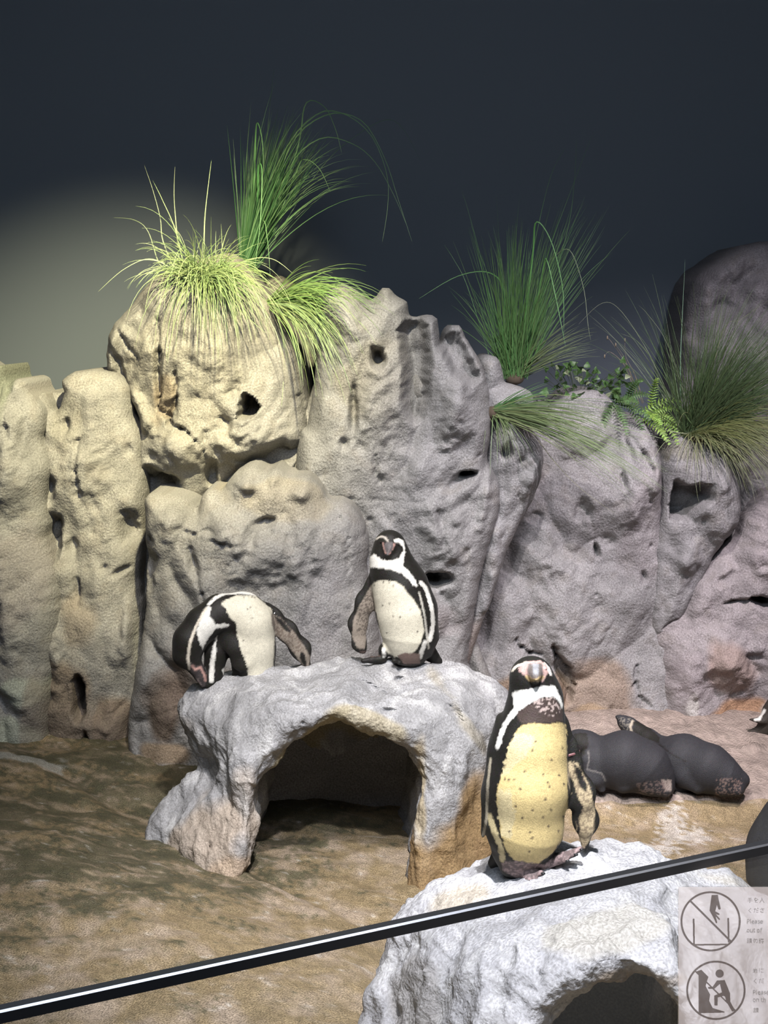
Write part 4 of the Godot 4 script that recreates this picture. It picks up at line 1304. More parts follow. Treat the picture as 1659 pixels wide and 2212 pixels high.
func build_plants() -> void:
	var lime0 := Color(0.1, 0.15, 0.04)
	var lime1 := Color(0.23, 0.3, 0.15)
	var deep0 := Color(0.026, 0.07, 0.024)
	var deep1 := Color(0.03, 0.085, 0.03)
	var tip := Color(0.12, 0.22, 0.1)
	var dusk0 := Color(0.06, 0.1, 0.035)
	var dusk1 := Color(0.07, 0.17, 0.05)
	# pale tuft on the peak
	var w := touch(rocks[2], 440, 608, 7.1)
	tuft("pale green grass tuft spilling over the top of the lit rock peak", w, [
		[170, 0.1, Vector3(0.1, 0.9, 0.5), 0.55, 0.16, 0.34, 0.8, 2.6, 0.0023, lime0, lime1],
		[130, 0.1, Vector3(0.25, 0.1, 0.9), 0.45, 0.3, 0.62, 2.0, 3.8, 0.0022, lime0, lime1],
		[60, 0.08, Vector3(0.8, 0.25, 0.5), 0.35, 0.3, 0.5, 1.4, 2.8, 0.0022, lime0, lime1],
		[50, 0.07, Vector3(-0.7, 0.6, 0.3), 0.35, 0.22, 0.42, 1.2, 3.0, 0.0022, lime0, lime1],
	], [
		[0.003, Color(0.09,0.12,0.06), 0.1, 380,590, 352,520, 346,470, 330,410, 312,358],
		[0.003, Color(0.1,0.13,0.06), 0.1, 390,590, 380,480, 376,420, 378,360],
		[0.0028, lime1, 0.0, 440,590, 442,480, 450,400, 457,345],
		[0.0028, lime1, -0.1, 400,590, 380,500, 350,430, 330,390],
		[0.0026, lime1, -0.1, 400,600, 330,560, 270,580, 212,630],
		[0.003, Color(0.09,0.12,0.06), 0.05, 380,590, 345,570, 320,500, 290,475, 245,470],
		[0.0026, lime1, -0.25, 400,600, 375,660, 362,720, 360,780],
		[0.0026, lime1, -0.25, 440,600, 500,650, 540,690, 575,720],
		[0.0028, lime1, -0.1, 470,590, 540,560, 590,560, 632,590],
	])
	# tall dark clump behind it
	w = at(532, 585, 7.55)
	tuft("tall dark green grass clump behind the lit peak, long blades arching right", w, [
		[150, 0.045, Vector3(0.35, 1.0, 0.05), 0.13, 0.55, 0.88, 0.05, 0.6, 0.0032, deep0, deep1],
		[80, 0.04, Vector3(0.1, 1.0, 0.0), 0.1, 0.35, 0.75, 0.0, 0.35, 0.003, deep0, deep1],
		[40, 0.04, Vector3(0.5, 1.0, 0.1), 0.14, 0.7, 0.98, 0.8, 1.7, 0.0026, deep0, tip],
	], [
		[0.0034, tip, -0.3, 560,560, 640,330, 660,225, 700,230, 725,280, 738,330],
		[0.0034, tip, -0.3, 560,560, 620,330, 700,250, 780,260, 830,340, 860,430, 890,522],
		[0.003, tip, -0.3, 560,560, 620,370, 690,300, 760,310, 810,350, 850,420, 880,490],
		[0.0034, tip, -0.3, 560,560, 610,340, 680,250, 740,245, 800,290, 834,370, 838,440, 826,522],
		[0.003, tip, -0.3, 575,540, 640,370, 660,345, 690,365, 714,415],
		[0.0044, Color(0.08,0.2,0.07), -0.2, 540,560, 548,420, 552,300, 556,265, 566,300, 570,375],
		[0.0046, Color(0.09,0.24,0.08), -0.3, 540,565, 556,440, 558,360, 566,370, 562,480, 548,600],
		[0.0022, deep1, 0.1, 550,540, 570,360, 582,240, 592,145],
		[0.0028, tip, -0.3, 545,560, 568,478, 578,520, 584,600],
		[0.002, deep1, 0.1, 580,540, 680,380, 760,300, 850,260, 910,350],
	], "grass_clump")
	# tuft hanging over the peak's right shoulder
	w = touch(rocks[2], 588, 660, 7.1)
	tuft("bright green grass tuft hanging down the right shoulder of the lit peak", w, [
		[130, 0.05, Vector3(0.85, 0.3, 0.5), 0.2, 0.4, 0.72, 0.9, 2.2, 0.0026, Color(0.06,0.12,0.03), Color(0.17,0.26,0.09)],
		[110, 0.05, Vector3(0.6, -0.1, 0.6), 0.2, 0.4, 0.75, 1.2, 2.6, 0.0024, lime0, lime1],
		[30, 0.04, Vector3(0.9, 0.6, 0.4), 0.15, 0.28, 0.46, 0.8, 1.6, 0.0024, Color(0.06,0.12,0.03), Color(0.17,0.26,0.09)],
	], [
		[0.0026, lime1, -0.25, 590,650, 660,680, 720,720, 760,770],
		[0.0026, lime1, -0.25, 590,650, 680,670, 760,740, 800,780],
		[0.0024, lime1, -0.25, 590,655, 612,740, 612,820, 608,880],
	])
	# tall clump right of the fluted crag
	w = at(1112, 815, 7.45)
	tuft("tall loose dark green grass clump between the fluted crag and the spur", w, [
		[190, 0.075, Vector3(0.02, 1.0, 0.1), 0.17, 0.4, 0.82, 0.05, 0.7, 0.0022, dusk0, dusk1],
		[80, 0.06, Vector3(0.3, 1.0, 0.0), 0.16, 0.6, 1.0, 0.1, 0.8, 0.0016, dusk0, dusk1],
		[50, 0.05, Vector3(0.8, 0.7, 0.2), 0.18, 0.3, 0.5, 0.2, 0.8, 0.0018, dusk0, Color(0.09,0.12,0.05)],
		[40, 0.05, Vector3(-0.4, 0.9, 0.2), 0.2, 0.3, 0.6, 0.2, 1.2, 0.002, dusk0, dusk1],
	], [
		[0.004, Color(0.08,0.2,0.06), -0.2, 1080,780, 1090,640, 1060,590, 990,596, 905,645],
		[0.0042, Color(0.09,0.24,0.06), -0.2, 1120,800, 1150,560, 1158,480, 1190,520, 1215,620, 1218,720],
		[0.0042, Color(0.09,0.24,0.06), -0.2, 1130,800, 1170,600, 1180,560, 1200,640, 1222,750],
		[0.0016, dusk1, 0.1, 1120,780, 1180,560, 1230,420, 1280,290],
		[0.0014, dusk1, 0.1, 1140,780, 1220,520, 1240,400, 1245,300],
		[0.0014, dusk1, 0.1, 1100,780, 1160,500, 1190,380, 1220,320],
		[0.0016, Color(0.12,0.16,0.08), -0.2, 1190,560, 1230,540, 1260,620, 1270,700, 1276,735],
		[0.0014, dusk1, 0.1, 1060,780, 1010,620, 980,560, 960,530],
	], "grass_clump")
	# spray from the spur's side
	w = touch(rocks[6], 1066, 890, 7.2)
	tuft("grass spray growing out of the grey spur and combing down to the right", w, [
		[60, 0.045, Vector3(0.85, 0.1, 0.5), 0.16, 0.5, 0.8, 0.5, 1.2, 0.0018, dusk0, Color(0.12,0.16,0.07)],
		[60, 0.045, Vector3(0.85, -0.2, 0.5), 0.11, 0.65, 1.0, 0.25, 0.7, 0.0018, dusk0, Color(0.14,0.19,0.08)],
		[40, 0.04, Vector3(0.8, 0.35, 0.3), 0.15, 0.2, 0.34, 0.1, 0.6, 0.002, dusk0, dusk1],
		[24, 0.03, Vector3(0.3, -0.4, 0.7), 0.2, 0.2, 0.36, 0.8, 1.6, 0.0018, dusk0, Color(0.12,0.17,0.07)],
	], [
		[0.0016, Color(0.2,0.2,0.12), -0.1, 1140,920, 1200,1000, 1260,1060, 1330,1110],
		[0.0012, Color(0.08,0.09,0.05), -0.1, 1100,890, 1260,920, 1340,940, 1410,945],
	])
	# big soft tuft at the right
	w = touch(rocks[8], 1505, 940, 7.4)
	tuft("big soft hair-fine grass tuft bursting over the rock knob with the hole", w, [
		[760, 0.09, Vector3(0.45, 0.9, 0.2), 0.42, 0.4, 0.85, 0.2, 1.0, 0.0018, Color(0.05,0.075,0.03), Color(0.05,0.085,0.035)],
		[520, 0.08, Vector3(0.9, 0.25, 0.4), 0.32, 0.3, 0.6, 0.6, 1.8, 0.0013, Color(0.08,0.09,0.03), Color(0.12,0.14,0.05)],
		[60, 0.05, Vector3(0.2, 0.0, 0.8), 0.4, 0.2, 0.42, 1.6, 3.0, 0.0015, Color(0.1,0.12,0.05), Color(0.2,0.22,0.11)],
		[60, 0.05, Vector3(0.8, -0.1, 0.6), 0.3, 0.35, 0.55, 1.2, 2.4, 0.0014, Color(0.1,0.12,0.05), Color(0.18,0.2,0.09)],
	], [
		[0.0026, Color(0.1,0.19,0.12), 0.1, 1470,900, 1470,780, 1474,680, 1480,560],
		[0.0014, Color(0.13,0.16,0.1), -0.1, 1480,940, 1430,830, 1400,760, 1340,670, 1300,655, 1250,700],
		[0.0014, Color(0.13,0.16,0.1), -0.1, 1490,930, 1480,860, 1440,740, 1400,680, 1380,660],
		[0.0014, Color(0.12,0.15,0.09), -0.1, 1480,940, 1420,800, 1380,740, 1340,720],
		[0.002, Color(0.2,0.22,0.14), -0.15, 1440,930, 1480,936, 1500,930, 1520,922],
		[0.0014, Color(0.14,0.16,0.09), -0.1, 1510,930, 1560,720, 1600,690, 1659,650],
		[0.0014, Color(0.16,0.18,0.1), -0.2, 1510,940, 1500,1000, 1505,1060, 1510,1085],
		[0.0014, Color(0.16,0.18,0.1), -0.2, 1530,940, 1590,1000, 1620,1040, 1632,1090],
	])
	# fern on the slab's shoulder
	for q in [[1392, 902, 0.3, "bright green fern draped over the wide slab's shoulder"], [1338, 872, -0.1, "darker green fern lying along the crest of the wide slab"]]:
		w = touch(rocks[7], q[0], q[1], 7.5) + Vector3(0, 0.01, 0.02)
		var t := thing("fern", q[3], "fern", w, "ferns on the cliff")
		var bright: bool = q[2] > 0.0
		for k in 9:
			var d := Vector3(rng.randf_range(-0.5, 0.9), rng.randf_range(-0.5, 0.7), rng.randf_range(0.2, 0.8))
			if bright and k < 5: d = Vector3(0.35 + 0.1 * k, -0.5 + 0.12 * k, 0.5)
			var path := grow(Vector3(rng.randf_range(-0.04, 0.04), rng.randf_range(-0.02, 0.03), 0.0), d, rng.randf_range(0.16, 0.26), 1.2, 14)
			var b := Blades.new()
			var c0 := Color(0.17, 0.28, 0.05) if bright else Color(0.06, 0.12, 0.035)
			b.blade(path, 0.0016, c0, Vector3(0, 0, 1))
			for s in range(2, 14):
				var tg := (path[s + 1] - path[s - 1]).normalized()
				var sd := tg.cross(Vector3(0, 0.3, 1)).normalized()
				for side in [-1.0, 1.0]:
					var L := 0.034 * (1.0 - absf(s - 6.0) / 11.0)
					var lp := grow(path[s], sd * side + tg * 0.35 + Vector3(0, 0, 0.15), L, 0.5, 4)
					b.blade(lp, 0.0055, tint(c0, 0.3), Vector3(0, 0.2, 1))
			put("frond", finish(b.v, b.i, b.c), M.blade, t)
	# round-leaved creeper between the clump and the fern
	w = at(1250, 832, 7.62)
	var t2 := thing("creeper", "small round-leaved creeper on the ledge between tall clump and fern", "plant", w)
	var lm := Blades.new()
	var lp2 := PackedVector3Array()
	for k in 7: lp2.append(Vector3(0, k * 0.006, 0.004 * sin(k * 0.5)))
	lm.blade(lp2, 0.016, Color(1, 1, 1), Vector3(0, 0, 1))
	var leaf := finish(lm.v, lm.i, lm.c)
	var lmats := []
	for k in 3:
		var m: StandardMaterial3D = M.blade.duplicate()
		m.albedo_color = [lin(0.05, 0.11, 0.03), lin(0.08, 0.16, 0.05), lin(0.2, 0.24, 0.14)][k]
		lmats.append(m)
	var vines := Blades.new()
	for k in 110:
		var p := at(rng.randf_range(1172, 1352), rng.randf_range(782, 858), rng.randf_range(7.45, 7.7)) - w
		var f := pix(p + w)
		if f.y < 800 + absf(f.x - 1240) * 0.25 - rng.randf() * 30.0 and rng.randf() < 0.8: continue
		var l := put("leaf", leaf, lmats[0 if k % 7 else (1 if k % 2 else 2)], t2)
		l.position = p
		l.rotation = Vector3(rng.randf_range(-0.9, 0.9), rng.randf_range(-0.8, 0.8), rng.randf_range(-2.4, 2.4))
		l.scale = Vector3.ONE * rng.randf_range(0.6, 1.3)
		vines.blade(PackedVector3Array([p, p * 0.7 + Vector3(0, -0.03, 0), Vector3(p.x * 0.4, -0.05, 0)]), 0.0012, Color(0.05, 0.07, 0.03), Vector3(0, 0, 1))
	var vm := put("stems", finish(vines.v, vines.i, vines.c), M.blade, t2)
	vm.set_meta("kind", "stuff")
	# dried flower stalks
	w = at(1372, 862, 7.6)
	var t3 := thing("seed_stalks", "thin dried flower stalks with tiny seed heads above the fern", "plant", w)
	for s in [[1390,870, 1372,810, 1352,770, 1350,735], [1388,872, 1366,820, 1350,775, 1330,745], [1380,870, 1360,800, 1322,740, 1312,730], [1372,850, 1350,790, 1318,760, 1306,770]]:
		var raw := []
		for k in 4: raw.append(at(s[k * 2], s[k * 2 + 1], 7.6) - w)
		var path := PackedVector3Array()
		for k in 13: path.append(cat(raw, k / 12.0))
		var g := Blades.new()
		g.blade(path, 0.0022, Color(0.14, 0.12, 0.085), Vector3(0, 0, 1))
		var st := put("stalk", finish(g.v, g.i, g.c), M.blade, t3)
		var h := put("seed_head", ball(Vector3(0.004, 0.012, 0.004)), mat(lin(0.17, 0.14, 0.1), 0.9), st)
		h.position = raw[3]


# ---------------------------------------------------------------- glass barrier and notice
func stroke(im: Image, a: Vector2, b: Vector2, w: float, c: Color) -> void:
	var lo := a.min(b) - Vector2(w, w)
	var hi := a.max(b) + Vector2(w, w)
	for y in range(maxi(0, int(lo.y)), mini(im.get_height(), int(hi.y) + 2)):
		for x in range(maxi(0, int(lo.x)), mini(im.get_width(), int(hi.x) + 2)):
			var p := Vector2(x, y)
			if Geometry2D.get_closest_point_to_segment(p, a, b).distance_to(p) < w: im.set_pixel(x, y, c)

func shape(im: Image, p: PackedVector2Array, c: Color) -> void:
	var lo := p[0]
	var hi := p[0]
	for q in p:
		lo = lo.min(q)
		hi = hi.max(q)
	for y in range(maxi(0, int(lo.y)), mini(im.get_height(), int(hi.y) + 2)):
		for x in range(maxi(0, int(lo.x)), mini(im.get_width(), int(hi.x) + 2)):
			if Geometry2D.is_point_in_polygon(Vector2(x, y), p): im.set_pixel(x, y, c)

func disc(im: Image, m: Vector2, r0: float, r1: float, c: Color) -> void:
	for y in range(maxi(0, int(m.y - r1)), mini(im.get_height(), int(m.y + r1) + 2)):
		for x in range(maxi(0, int(m.x - r1)), mini(im.get_width(), int(m.x + r1) + 2)):
			var d := Vector2(x, y).distance_to(m)
			if d < r1 and d >= r0: im.set_pixel(x, y, c)

func build_barrier() -> void:
	var yr := 1.55
	var a := on_level(0, 2190, yr)
	var b := on_level(1659, 1828, yr)
	var d := (b - a).normalized()
	var a2 := a - d * 1.2
	var b2 := b + d * 1.6
	var turn := Basis(d, Vector3.UP, d.cross(Vector3.UP))
	var L := a2.distance_to(b2)
	var t := thing("glass_barrier", "low glass visitor barrier with a polished steel top rail", "barrier", Vector3((a2.x + b2.x) / 2, 0.62, (a2.z + b2.z) / 2))
	t.basis = turn
	# rail: bevelled channel
	var v := PackedVector3Array()
	var idx := PackedInt32Array()
	var h := 0.0065
	var w := 0.0075
	var r := 0.002
	var prof := [Vector2(-w, -h), Vector2(-w, h - r), Vector2(-w + r, h), Vector2(w - r, h), Vector2(w, h - r), Vector2(w, -h)]
	for e in prof.size():
		var p0: Vector2 = prof[e]
		var p1: Vector2 = prof[(e + 1) % prof.size()]
		var s := v.size()
		v.append_array([Vector3(-L / 2, p0.y, p0.x), Vector3(L / 2, p0.y, p0.x), Vector3(L / 2, p1.y, p1.x), Vector3(-L / 2, p1.y, p1.x)])
		idx.append_array([s, s + 1, s + 2, s, s + 2, s + 3])
	var rail := put("top_rail", finish(v, idx), M.steel, t)
	rail.position = Vector3(0, yr - 0.62, 0)
	var gh := yr - 0.62 - 0.006
	var pane := put("glass_pane", boxmesh(Vector3(L, gh, 0.008)), M.glass, t)
	pane.position = Vector3(0, gh / 2, 0)
	# the notice: printed film on a small clear plate held off the glass
	var hit := Plane(turn.z, a).intersects_ray(cam, ray(1466, 1915))
	var dep: float = -(hit as Vector3).z - 0.012
	var tl := at(1465, 1915, dep)
	var k := dep / F
	var SW := 235.0
	var SH := 345.0
	var Q := 2.5
	var im := Image.create(int(SW * Q), int(SH * Q), false, Image.FORMAT_RGBA8)
	im.fill(Color(0.93, 0.89, 0.88, 0.5))
	var ink := Color(0.42, 0.38, 0.36, 0.9)
	var faint := Color(0.5, 0.47, 0.45, 0.85)
	var T := func(x: float, y: float) -> Vector2: return (Vector2(1440 + x / 6.283, 1860 + y / 6.283) - Vector2(1465, 1915)) * Q
	disc(im, T.call(610, 832), 63.5 * Q, 68.0 * Q, ink)
	stroke(im, T.call(325, 545), T.call(890, 1110), 2.2 * Q, ink)
	stroke(im, T.call(370, 805), T.call(375, 1170), 2.0 * Q, ink)
	stroke(im, T.call(860, 795), T.call(866, 1120), 2.0 * Q, ink)
	stroke(im, T.call(390, 1165), T.call(840, 1160), 1.8 * Q, ink)
	var tp := func(arr: Array) -> PackedVector2Array:
		var o := PackedVector2Array()
		for i in range(0, arr.size(), 2): o.append(T.call(arr[i], arr[i + 1]))
		return o
	shape(im, tp.call([625,458, 715,455, 722,510, 755,655, 735,668, 718,660, 700,600, 676,690, 595,682, 600,630]), ink)
	shape(im, tp.call([595,680, 676,688, 735,722, 738,738, 722,742, 688,732, 742,795, 740,812, 728,812, 684,766, 704,848, 696,860, 684,856, 660,800]), ink)
	disc(im, T.call(685, 1810), 62.5 * Q, 67.0 * Q, ink)
	shape(im, tp.call([402,1545, 440,1530, 480,1518, 580,1620, 555,1690, 540,1750, 572,1810, 604,1870, 590,1960, 640,2060, 810,2112, 805,2126, 440,2136, 440,1600]), ink)
	disc(im, T.call(738, 1573), 0.0, 9.4 * Q, ink)
	shape(im, tp.call([700,1670, 810,1664, 850,1760, 886,1850, 890,1970, 960,2100, 915,2112, 830,1965, 815,1900, 790,1890, 712,1912, 708,2025, 665,2025, 660,1885, 770,1838, 742,1720, 660,1792, 580,1788, 570,1764, 640,1758]), ink)
	stroke(im, T.call(400, 1545), T.call(960, 2095), 1.6 * Q, ink)
	var glyph := {
		"hand": [[2,1.5,8,1], [1.5,4,8.5,4], [0.5,6.3,9.5,6.3], [5,1.2,5,9,3.8,9.5]],
		"wo": [[2,2,7.5,2], [4.5,0.5,2,5,5,4.5,5.5,7], [9,3.8,4,6,3.5,8.5,8,9]],
		"enter": [[3.5,1,5,1,5.2,3,1,9.5], [5.2,3.5,9,9.5]],
		"ku": [[7,0.8,2.5,5,7,9.3]],
		"da": [[1,2.5,6,2.5], [3.5,0.5,1.5,9], [5,5,9,5], [5,8,9,8.5], [7.5,0.8,8,2], [9,0.5,9.5,1.6]],
		"sa": [[1.5,2.8,8.5,2.2], [4.5,0.5,7,5.5], [3,5.5,2.5,8,7,9]],
		"please": [[2.2,0.5,2.6,1.5], [0.5,2,4.2,2], [1,3.7,3.8,3.7], [1,5.2,3.8,5.2], [1,6.8,3.8,6.8,3.8,9,1,9,1,6.8], [5,1.3,9.5,1.3], [5.3,2.6,9.2,2.6], [4.8,4,9.7,4], [7.2,0.5,7.2,4], [5.7,5.2,5.7,9.5], [5.7,5.2,9,5.2,9,9.3], [5.7,6.6,9,6.6], [5.7,7.9,9,7.9]],
		"not": [[3,0.5,1,5], [2.3,2.3,9,2.3,8.3,9,7,8.5], [4.6,2.5,1.5,7.5], [6.7,2.5,3,9]],
		"take": [[1,1,1,9.5], [3,0.5,3,9.5], [1,4.5,3,4.5], [5,2,9.5,2], [4.5,6,9.7,6], [8,4.5,8,9.5,7,9], [6,0.8,4.5,3.5,8.8,2.5], [5.7,7.2,6.4,8.2]],
		"rock": [[5,0.5,5,3.3], [2,1.5,2,3.3,8,3.3,8,1.5], [1,4.6,9,4.6], [4.3,4.6,1,9], [3.5,6.5,3.5,9.3,8,9.3,8,6.5,3.5,6.5]],
		"ni": [[1.5,1,1.2,9], [4.5,2.5,8.8,2.3], [4.5,7,5,8.5,9,8.5]],
	}
	var lines := [["hand", 1130, 495], ["wo", 1215, 495], ["enter", 1300, 495], ["ku", 1130, 640], ["da", 1215, 640], ["sa", 1300, 640], ["please", 1122, 1070], ["not", 1206, 1070], ["take", 1290, 1070], ["rock", 1206, 1490], ["ni", 1290, 1490], ["ku", 1206, 1640], ["da", 1290, 1640], ["please", 1216, 2055]]
	for l in lines:
		for s in glyph[l[0]]:
			for i in range(0, s.size() - 2, 2):
				stroke(im, T.call(l[1] + s[i] * 7.6, l[2] + s[i + 1] * 7.6), T.call(l[1] + s[i + 2] * 7.6, l[2] + s[i + 3] * 7.6), 0.55 * Q, faint)
	var film := StandardMaterial3D.new()
	film.albedo_texture = ImageTexture.create_from_image(im)
	film.transparency = BaseMaterial3D.TRANSPARENCY_ALPHA
	film.roughness = 0.5
	film.backlight_enabled = true
	film.backlight = Color(0.7, 0.7, 0.7)
	film.texture_repeat = false
	var centre := tl + (cam_basis * Vector3(SW / 2, -SH / 2, 0)) * k
	var n := thing("notice", "clear notice plate with two crossed-out pictograms fixed to the glass barrier", "sign", centre)
	n.basis = cam_basis
	var q := QuadMesh.new()
	q.size = Vector2(SW, SH) * k
	var fo := put("printed_film", q, film, n)
	fo.position = Vector3(0, 0, 0.002)
	put("plate", boxmesh(Vector3(SW * k, SH * k, 0.003)), M.glass, n)
	for e in [["Please", 1120, 858], ["out of", 1120, 982], ["Please", 1206, 1862], ["on th", 1206, 1968]]:
		var tm := TextMesh.new()
		tm.text = e[0]
		tm.font = SystemFont.new()
		(tm.font as SystemFont).font_names = PackedStringArray(["Droid Sans"])
		tm.font_size = 32
		tm.pixel_size = 13.0 * k / 32.0
		tm.depth = 0.0002
		tm.horizontal_alignment = HORIZONTAL_ALIGNMENT_LEFT
		var o := put("lettering", tm, M.letter, n)
		var px: Vector2 = Vector2(1440 + e[1] / 6.283, 1860 + e[2] / 6.283) - Vector2(1465 + SW / 2, 1915 + SH / 2)
		o.position = Vector3(px.x * k, -px.y * k + 4.0 * k, 0.0025)


# ---------------------------------------------------------------- lamps
func spotlight(label: String, where: Vector3, target: Vector3, c: Color, energy: float, angle: float, blend := 0.6, size := 0.06) -> void:
	var t := thing("ceiling_spotlight", label, "spotlight", where, "ceiling spotlights")
	t.basis = Basis.looking_at(target - where, Vector3.UP)
	var cyl := CylinderMesh.new()
	cyl.top_radius = 0.075
	cyl.bottom_radius = 0.06
	cyl.height = 0.2
	cyl.cap_top = false
	var can := put("housing", cyl, M.black_metal, t)
	can.rotation.x = -PI / 2
	can.position.z = 0.1
	var lens := CylinderMesh.new()
	lens.top_radius = 0.068
	lens.bottom_radius = 0.068
	lens.height = 0.006
	var lm := mat(Color.WHITE, 0.3)
	lm.emission_enabled = true
	lm.emission = c
	lm.emission_energy_multiplier = 4.0
	var le := put("lamp_lens", lens, lm, t)
	le.rotation.x = -PI / 2
	le.position.z = 0.02
	var stem := put("stem", boxmesh(Vector3(0.02, 0.02, 0.3)), M.black_metal, t)
	stem.position = Vector3(0, 0, 0.32)
	var s := SpotLight3D.new()
	s.name = "beam"
	s.light_color = c
	s.light_energy = energy
	s.spot_range = 20.0
	s.spot_attenuation = 2.0
	s.spot_angle = angle
	s.spot_angle_attenuation = blend
	s.light_size = size
	s.shadow_enabled = true
	t.add_child(s)
	s.position.z = -0.02


func _ready() -> void:
	t0 = Time.get_ticks_msec()
	rng.seed = 7
	nz.seed = 3
	nz.frequency = 1.0
	nz.fractal_octaves = 3
	nf.seed = 9
	nf.frequency = 1.0
	nf.fractal_octaves = 3
	ridge.seed = 15
	ridge.frequency = 1.0
	ridge.fractal_type = FastNoiseLite.FRACTAL_RIDGED
	ridge.fractal_octaves = 3
	one.seed = 21
	one.frequency = 1.0
	one.fractal_type = FastNoiseLite.FRACTAL_NONE
	# camera
	var c := Camera3D.new()
	c.name = "camera"
	c.position = cam
	c.basis = cam_basis
	c.fov = rad_to_deg(2.0 * atan(CY / F))
	c.near = 0.05
	c.far = 60.0
	add_child(c)
	c.make_current()
	# surroundings and exposure
	var env := Environment.new()
	env.background_mode = Environment.BG_COLOR
	env.background_color = Color.BLACK
	env.tonemap_mode = Environment.TONE_MAPPER_LINEAR
	env.tonemap_exposure = 1.0
	env.sdfgi_enabled = true
	env.ssao_enabled = true
	env.ssil_enabled = true
	var we := WorldEnvironment.new()
	we.name = "surroundings"
	we.environment = env
	add_child(we)
	make_materials()
	M.letter = mat(lin(0.3, 0.28, 0.27), 0.6)
	# enclosure ceiling lamps outside the frame, plus an added notice spotlight and fill panel
	spotlight("warm spotlight aimed at the lit rock peak", Vector3(-0.1, 4.6, -3.8), Vector3(-1.15, 2.12, -7.1), Color(1.0, 0.95, 0.76), 84.0, 20.0, 1.0)
	spotlight("white spotlight aimed at the boulder behind the penguins", Vector3(-1.5, 4.6, -4.0), Vector3(-0.5, 0.9, -6.8), Color(1.0, 0.97, 0.93), 8.0, 26.0, 1.0)
	spotlight("white spotlight aimed at the fluted crag", Vector3(0.2, 4.6, -4.2), Vector3(0.65, 1.1, -7.1), Color(1.0, 0.98, 0.98), 18.0, 25.0, 1.0)
	spotlight("white spotlight aimed at the hollow rock", Vector3(0.0, 4.6, -2.6), Vector3(0.05, 0.5, -5.4), Color(1.0, 0.98, 0.97), 32.0, 24.0, 1.0)
	spotlight("white spotlight aimed at the front penguin", Vector3(0.3, 4.6, -1.6), Vector3(0.45, 0.6, -3.8), Color(0.98, 0.98, 1.0), 48.0, 26.0, 1.0)
	spotlight("lavender spotlight aimed at the right rocks", Vector3(2.2, 4.6, -4.2), Vector3(1.75, 0.6, -7.2), Color(1.0, 0.95, 0.98), 32.0, 29.0, 1.0)
	spotlight("small white spotlight added over the visitors to brighten the notice", Vector3(0.5, 4.6, 0.3), Vector3(0.5, 1.35, -1.6), Color(1.0, 0.96, 0.93), 18.0, 12.0, 1.0)  # added lamp, there only to brighten the notice from the front
	var panel := thing("added_fill_panel", "large soft white fill light panel added over the visitors", "ceiling light", Vector3(0, 4.3, -0.9))  # added fill panel that lifts the back wall and softens the shadows
	panel.rotation.x = -deg_to_rad(32)
	var pm := mat(Color.WHITE, 0.5)
	pm.emission_enabled = true
	pm.emission = Color(0.88, 0.93, 1.0)
	pm.emission_energy_multiplier = 1.0
	put("diffuser", boxmesh(Vector3(3.4, 1.2, 0.03)), pm, panel)
	put("frame", boxmesh(Vector3(3.48, 1.28, 0.05)), M.black_metal, panel).position.z = 0.03
	var fill := AreaLight3D.new()
	fill.name = "glow"
	fill.area_size = Vector2(3.4, 1.2)
	fill.light_color = Color(0.88, 0.93, 1.0)
	fill.light_energy = 11.5
	fill.area_range = 20.0
	fill.shadow_enabled = true
	panel.add_child(fill)
	fill.position.z = -0.03
	# room
	for e in [["wall_back", Vector3(9.4, 5.6, 0.2), Vector3(0, 2.4, -8.85), M.wall], ["wall_left", Vector3(0.2, 5.6, 12), Vector3(-4.6, 2.4, -2.95), M.wall], ["wall_right", Vector3(0.2, 5.6, 12), Vector3(4.6, 2.4, -2.95), M.wall], ["wall_front", Vector3(9.4, 5.6, 0.2), Vector3(0, 2.4, 2.95), M.dark], ["ceiling", Vector3(9.4, 0.2, 12), Vector3(0, 5.1, -2.95), M.dark], ["floor_slab", Vector3(9.4, 0.2, 12), Vector3(0, -0.35, -2.95), M.dark], ["floor_visitor", Vector3(9.4, 0.7, 3.9), Vector3(0, 0.27, 1.0), M.dark]]:
		struct(e[0], boxmesh(e[1]), e[3]).position = e[2]
	stage("shell")
	var fm := floor_mesh()
	struct("floor", fm, M.floor)
	stage("floor")
	var am := hollow_mesh(arch_pairs(), 230, 150, {"seed": 3, "low": 0.024, "fine": 0.008, "base": Color(0.37, 0.37, 0.378), "dents": [[860,1467,12,8,0,0.04], [980,1545,10,40,-28,0.04], [838,1537,26,5,5,0.025], [800,1480,40,8,22,0.03], [870,1500,24,14,-40,0.02], [450,1828,6,5,0,0.05], [985,1660,8,30,0,0.02], [655,1560,4,4,0,0.02]],
		"stains": [[450,1830,130,170,0,Color(0.5,0.41,0.32),0.8,1.5], [490,1920,60,80,0,Color(0.53,0.41,0.3),0.85,2.0], [640,1620,100,26,-0.7,Color(0.44,0.37,0.2),0.7,2.4], [790,1570,90,26,0.3,Color(0.42,0.36,0.22),0.7,2.4], [905,1720,22,110,0,Color(0.45,0.36,0.2),0.7,2.4], [960,1860,110,140,0.3,Color(0.3,0.19,0.075),0.9,1.6], [1080,1800,110,120,0,Color(0.3,0.2,0.1),0.8,1.6], [1000,1550,20,120,-0.6,Color(0.3,0.25,0.14),0.5,3.0], [390,1580,40,70,0,Color(0.4,0.36,0.31),0.5,2.0], [520,1540,60,60,0,Color(0.25,0.25,0.25),0.4,2.0]]})
	var ao := put("hollow_rock", am, M.hollow)
	tag(ao, "arched hollow grey rock with a dark cave mouth that two penguins stand on", "rock")
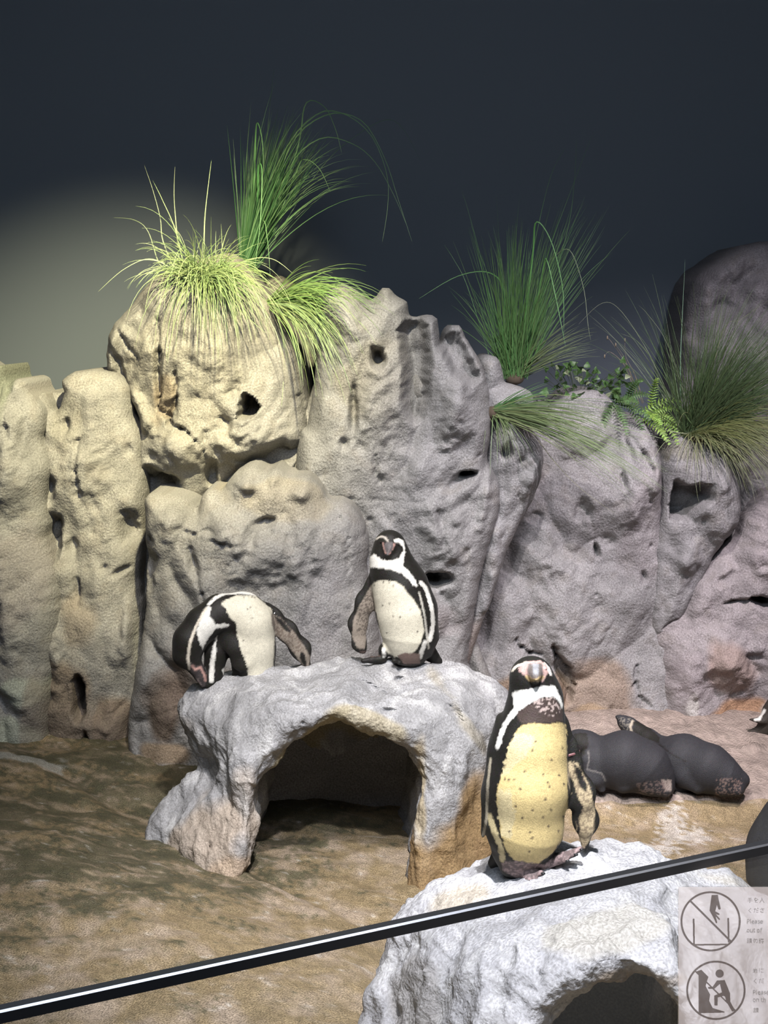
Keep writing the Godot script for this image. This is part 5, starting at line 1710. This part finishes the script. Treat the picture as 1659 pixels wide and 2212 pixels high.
	var bm := hollow_mesh(near_pairs(), 200, 150, {"seed": 8, "low": 0.027, "fine": 0.008, "base": Color(0.52, 0.52, 0.54), "deep": 0.7, "bulge": 0.1, "stains": [[1320,2000,110,60,-0.4,Color(0.56,0.53,0.45),0.6,2.0], [1010,1930,70,30,-0.4,Color(0.58,0.5,0.38),0.7,2.5], [1380,2120,120,30,0,Color(0.34,0.26,0.17),0.8,3.0], [880,2150,60,90,0,Color(0.4,0.38,0.36),0.6,2.0], [1560,1900,80,20,0.2,Color(0.62,0.58,0.5),0.7,2.5]]})
	var bo := put("hollow_rock", bm, M.hollow)
	tag(bo, "pale front rock with a dark hollow below, carrying the yellow-bellied penguin", "rock")
	stage("hollow rocks")
	build_cliff()
	stage("cliff")
	build_mat()
	build_penguins(am, bm)
	stage("penguins")
	build_plants()
	stage("plants")
	build_barrier()
	stage("barrier")

func build_mat() -> void:
	var v := PackedVector3Array()
	var col := PackedColorArray()
	var idx := PackedInt32Array()
	var c := 0.02
	var nx := 120
	var nzz := 66
	for j in nzz:
		for i in nx:
			var x := 0.72 + i * c
			var z := -7.42 + j * c + 0.03 * sin(x * 3.0)
			var y := floor_height(x, z) + 0.016 + nf.get_noise_2d(x * 30.0, z * 30.0) * 0.003
			if j == 0 or j == nzz - 1 or i == 0: y -= 0.03
			# the fold lifted at the right edge
			var f := pix(Vector3(x, y, z))
			y += 0.035 * exp(-pow((f.x - 1625.0) / 26.0, 2.0) - pow((z + 6.83) / 0.035, 2.0))
			v.append(Vector3(x, y, z))
			var k := 1.0 + nf.get_noise_2d(x * 5.0, z * 5.0) * 0.3 + nf.get_noise_2d(x * 50.0, z * 50.0) * 0.5
			col.append(Color(0.34 * k, 0.275 * k, 0.235 * k))
	for j in nzz - 1:
		for i in nx - 1:
			var a := j * nx + i
			idx.append_array([a, a + 1, a + nx + 1, a, a + nx + 1, a + nx])
	var o := put("floor_mat", finish(v, idx, col), M.mat)
	tag(o, "nubby grey-brown mat under the two lying penguins at the cliff's foot", "mat")
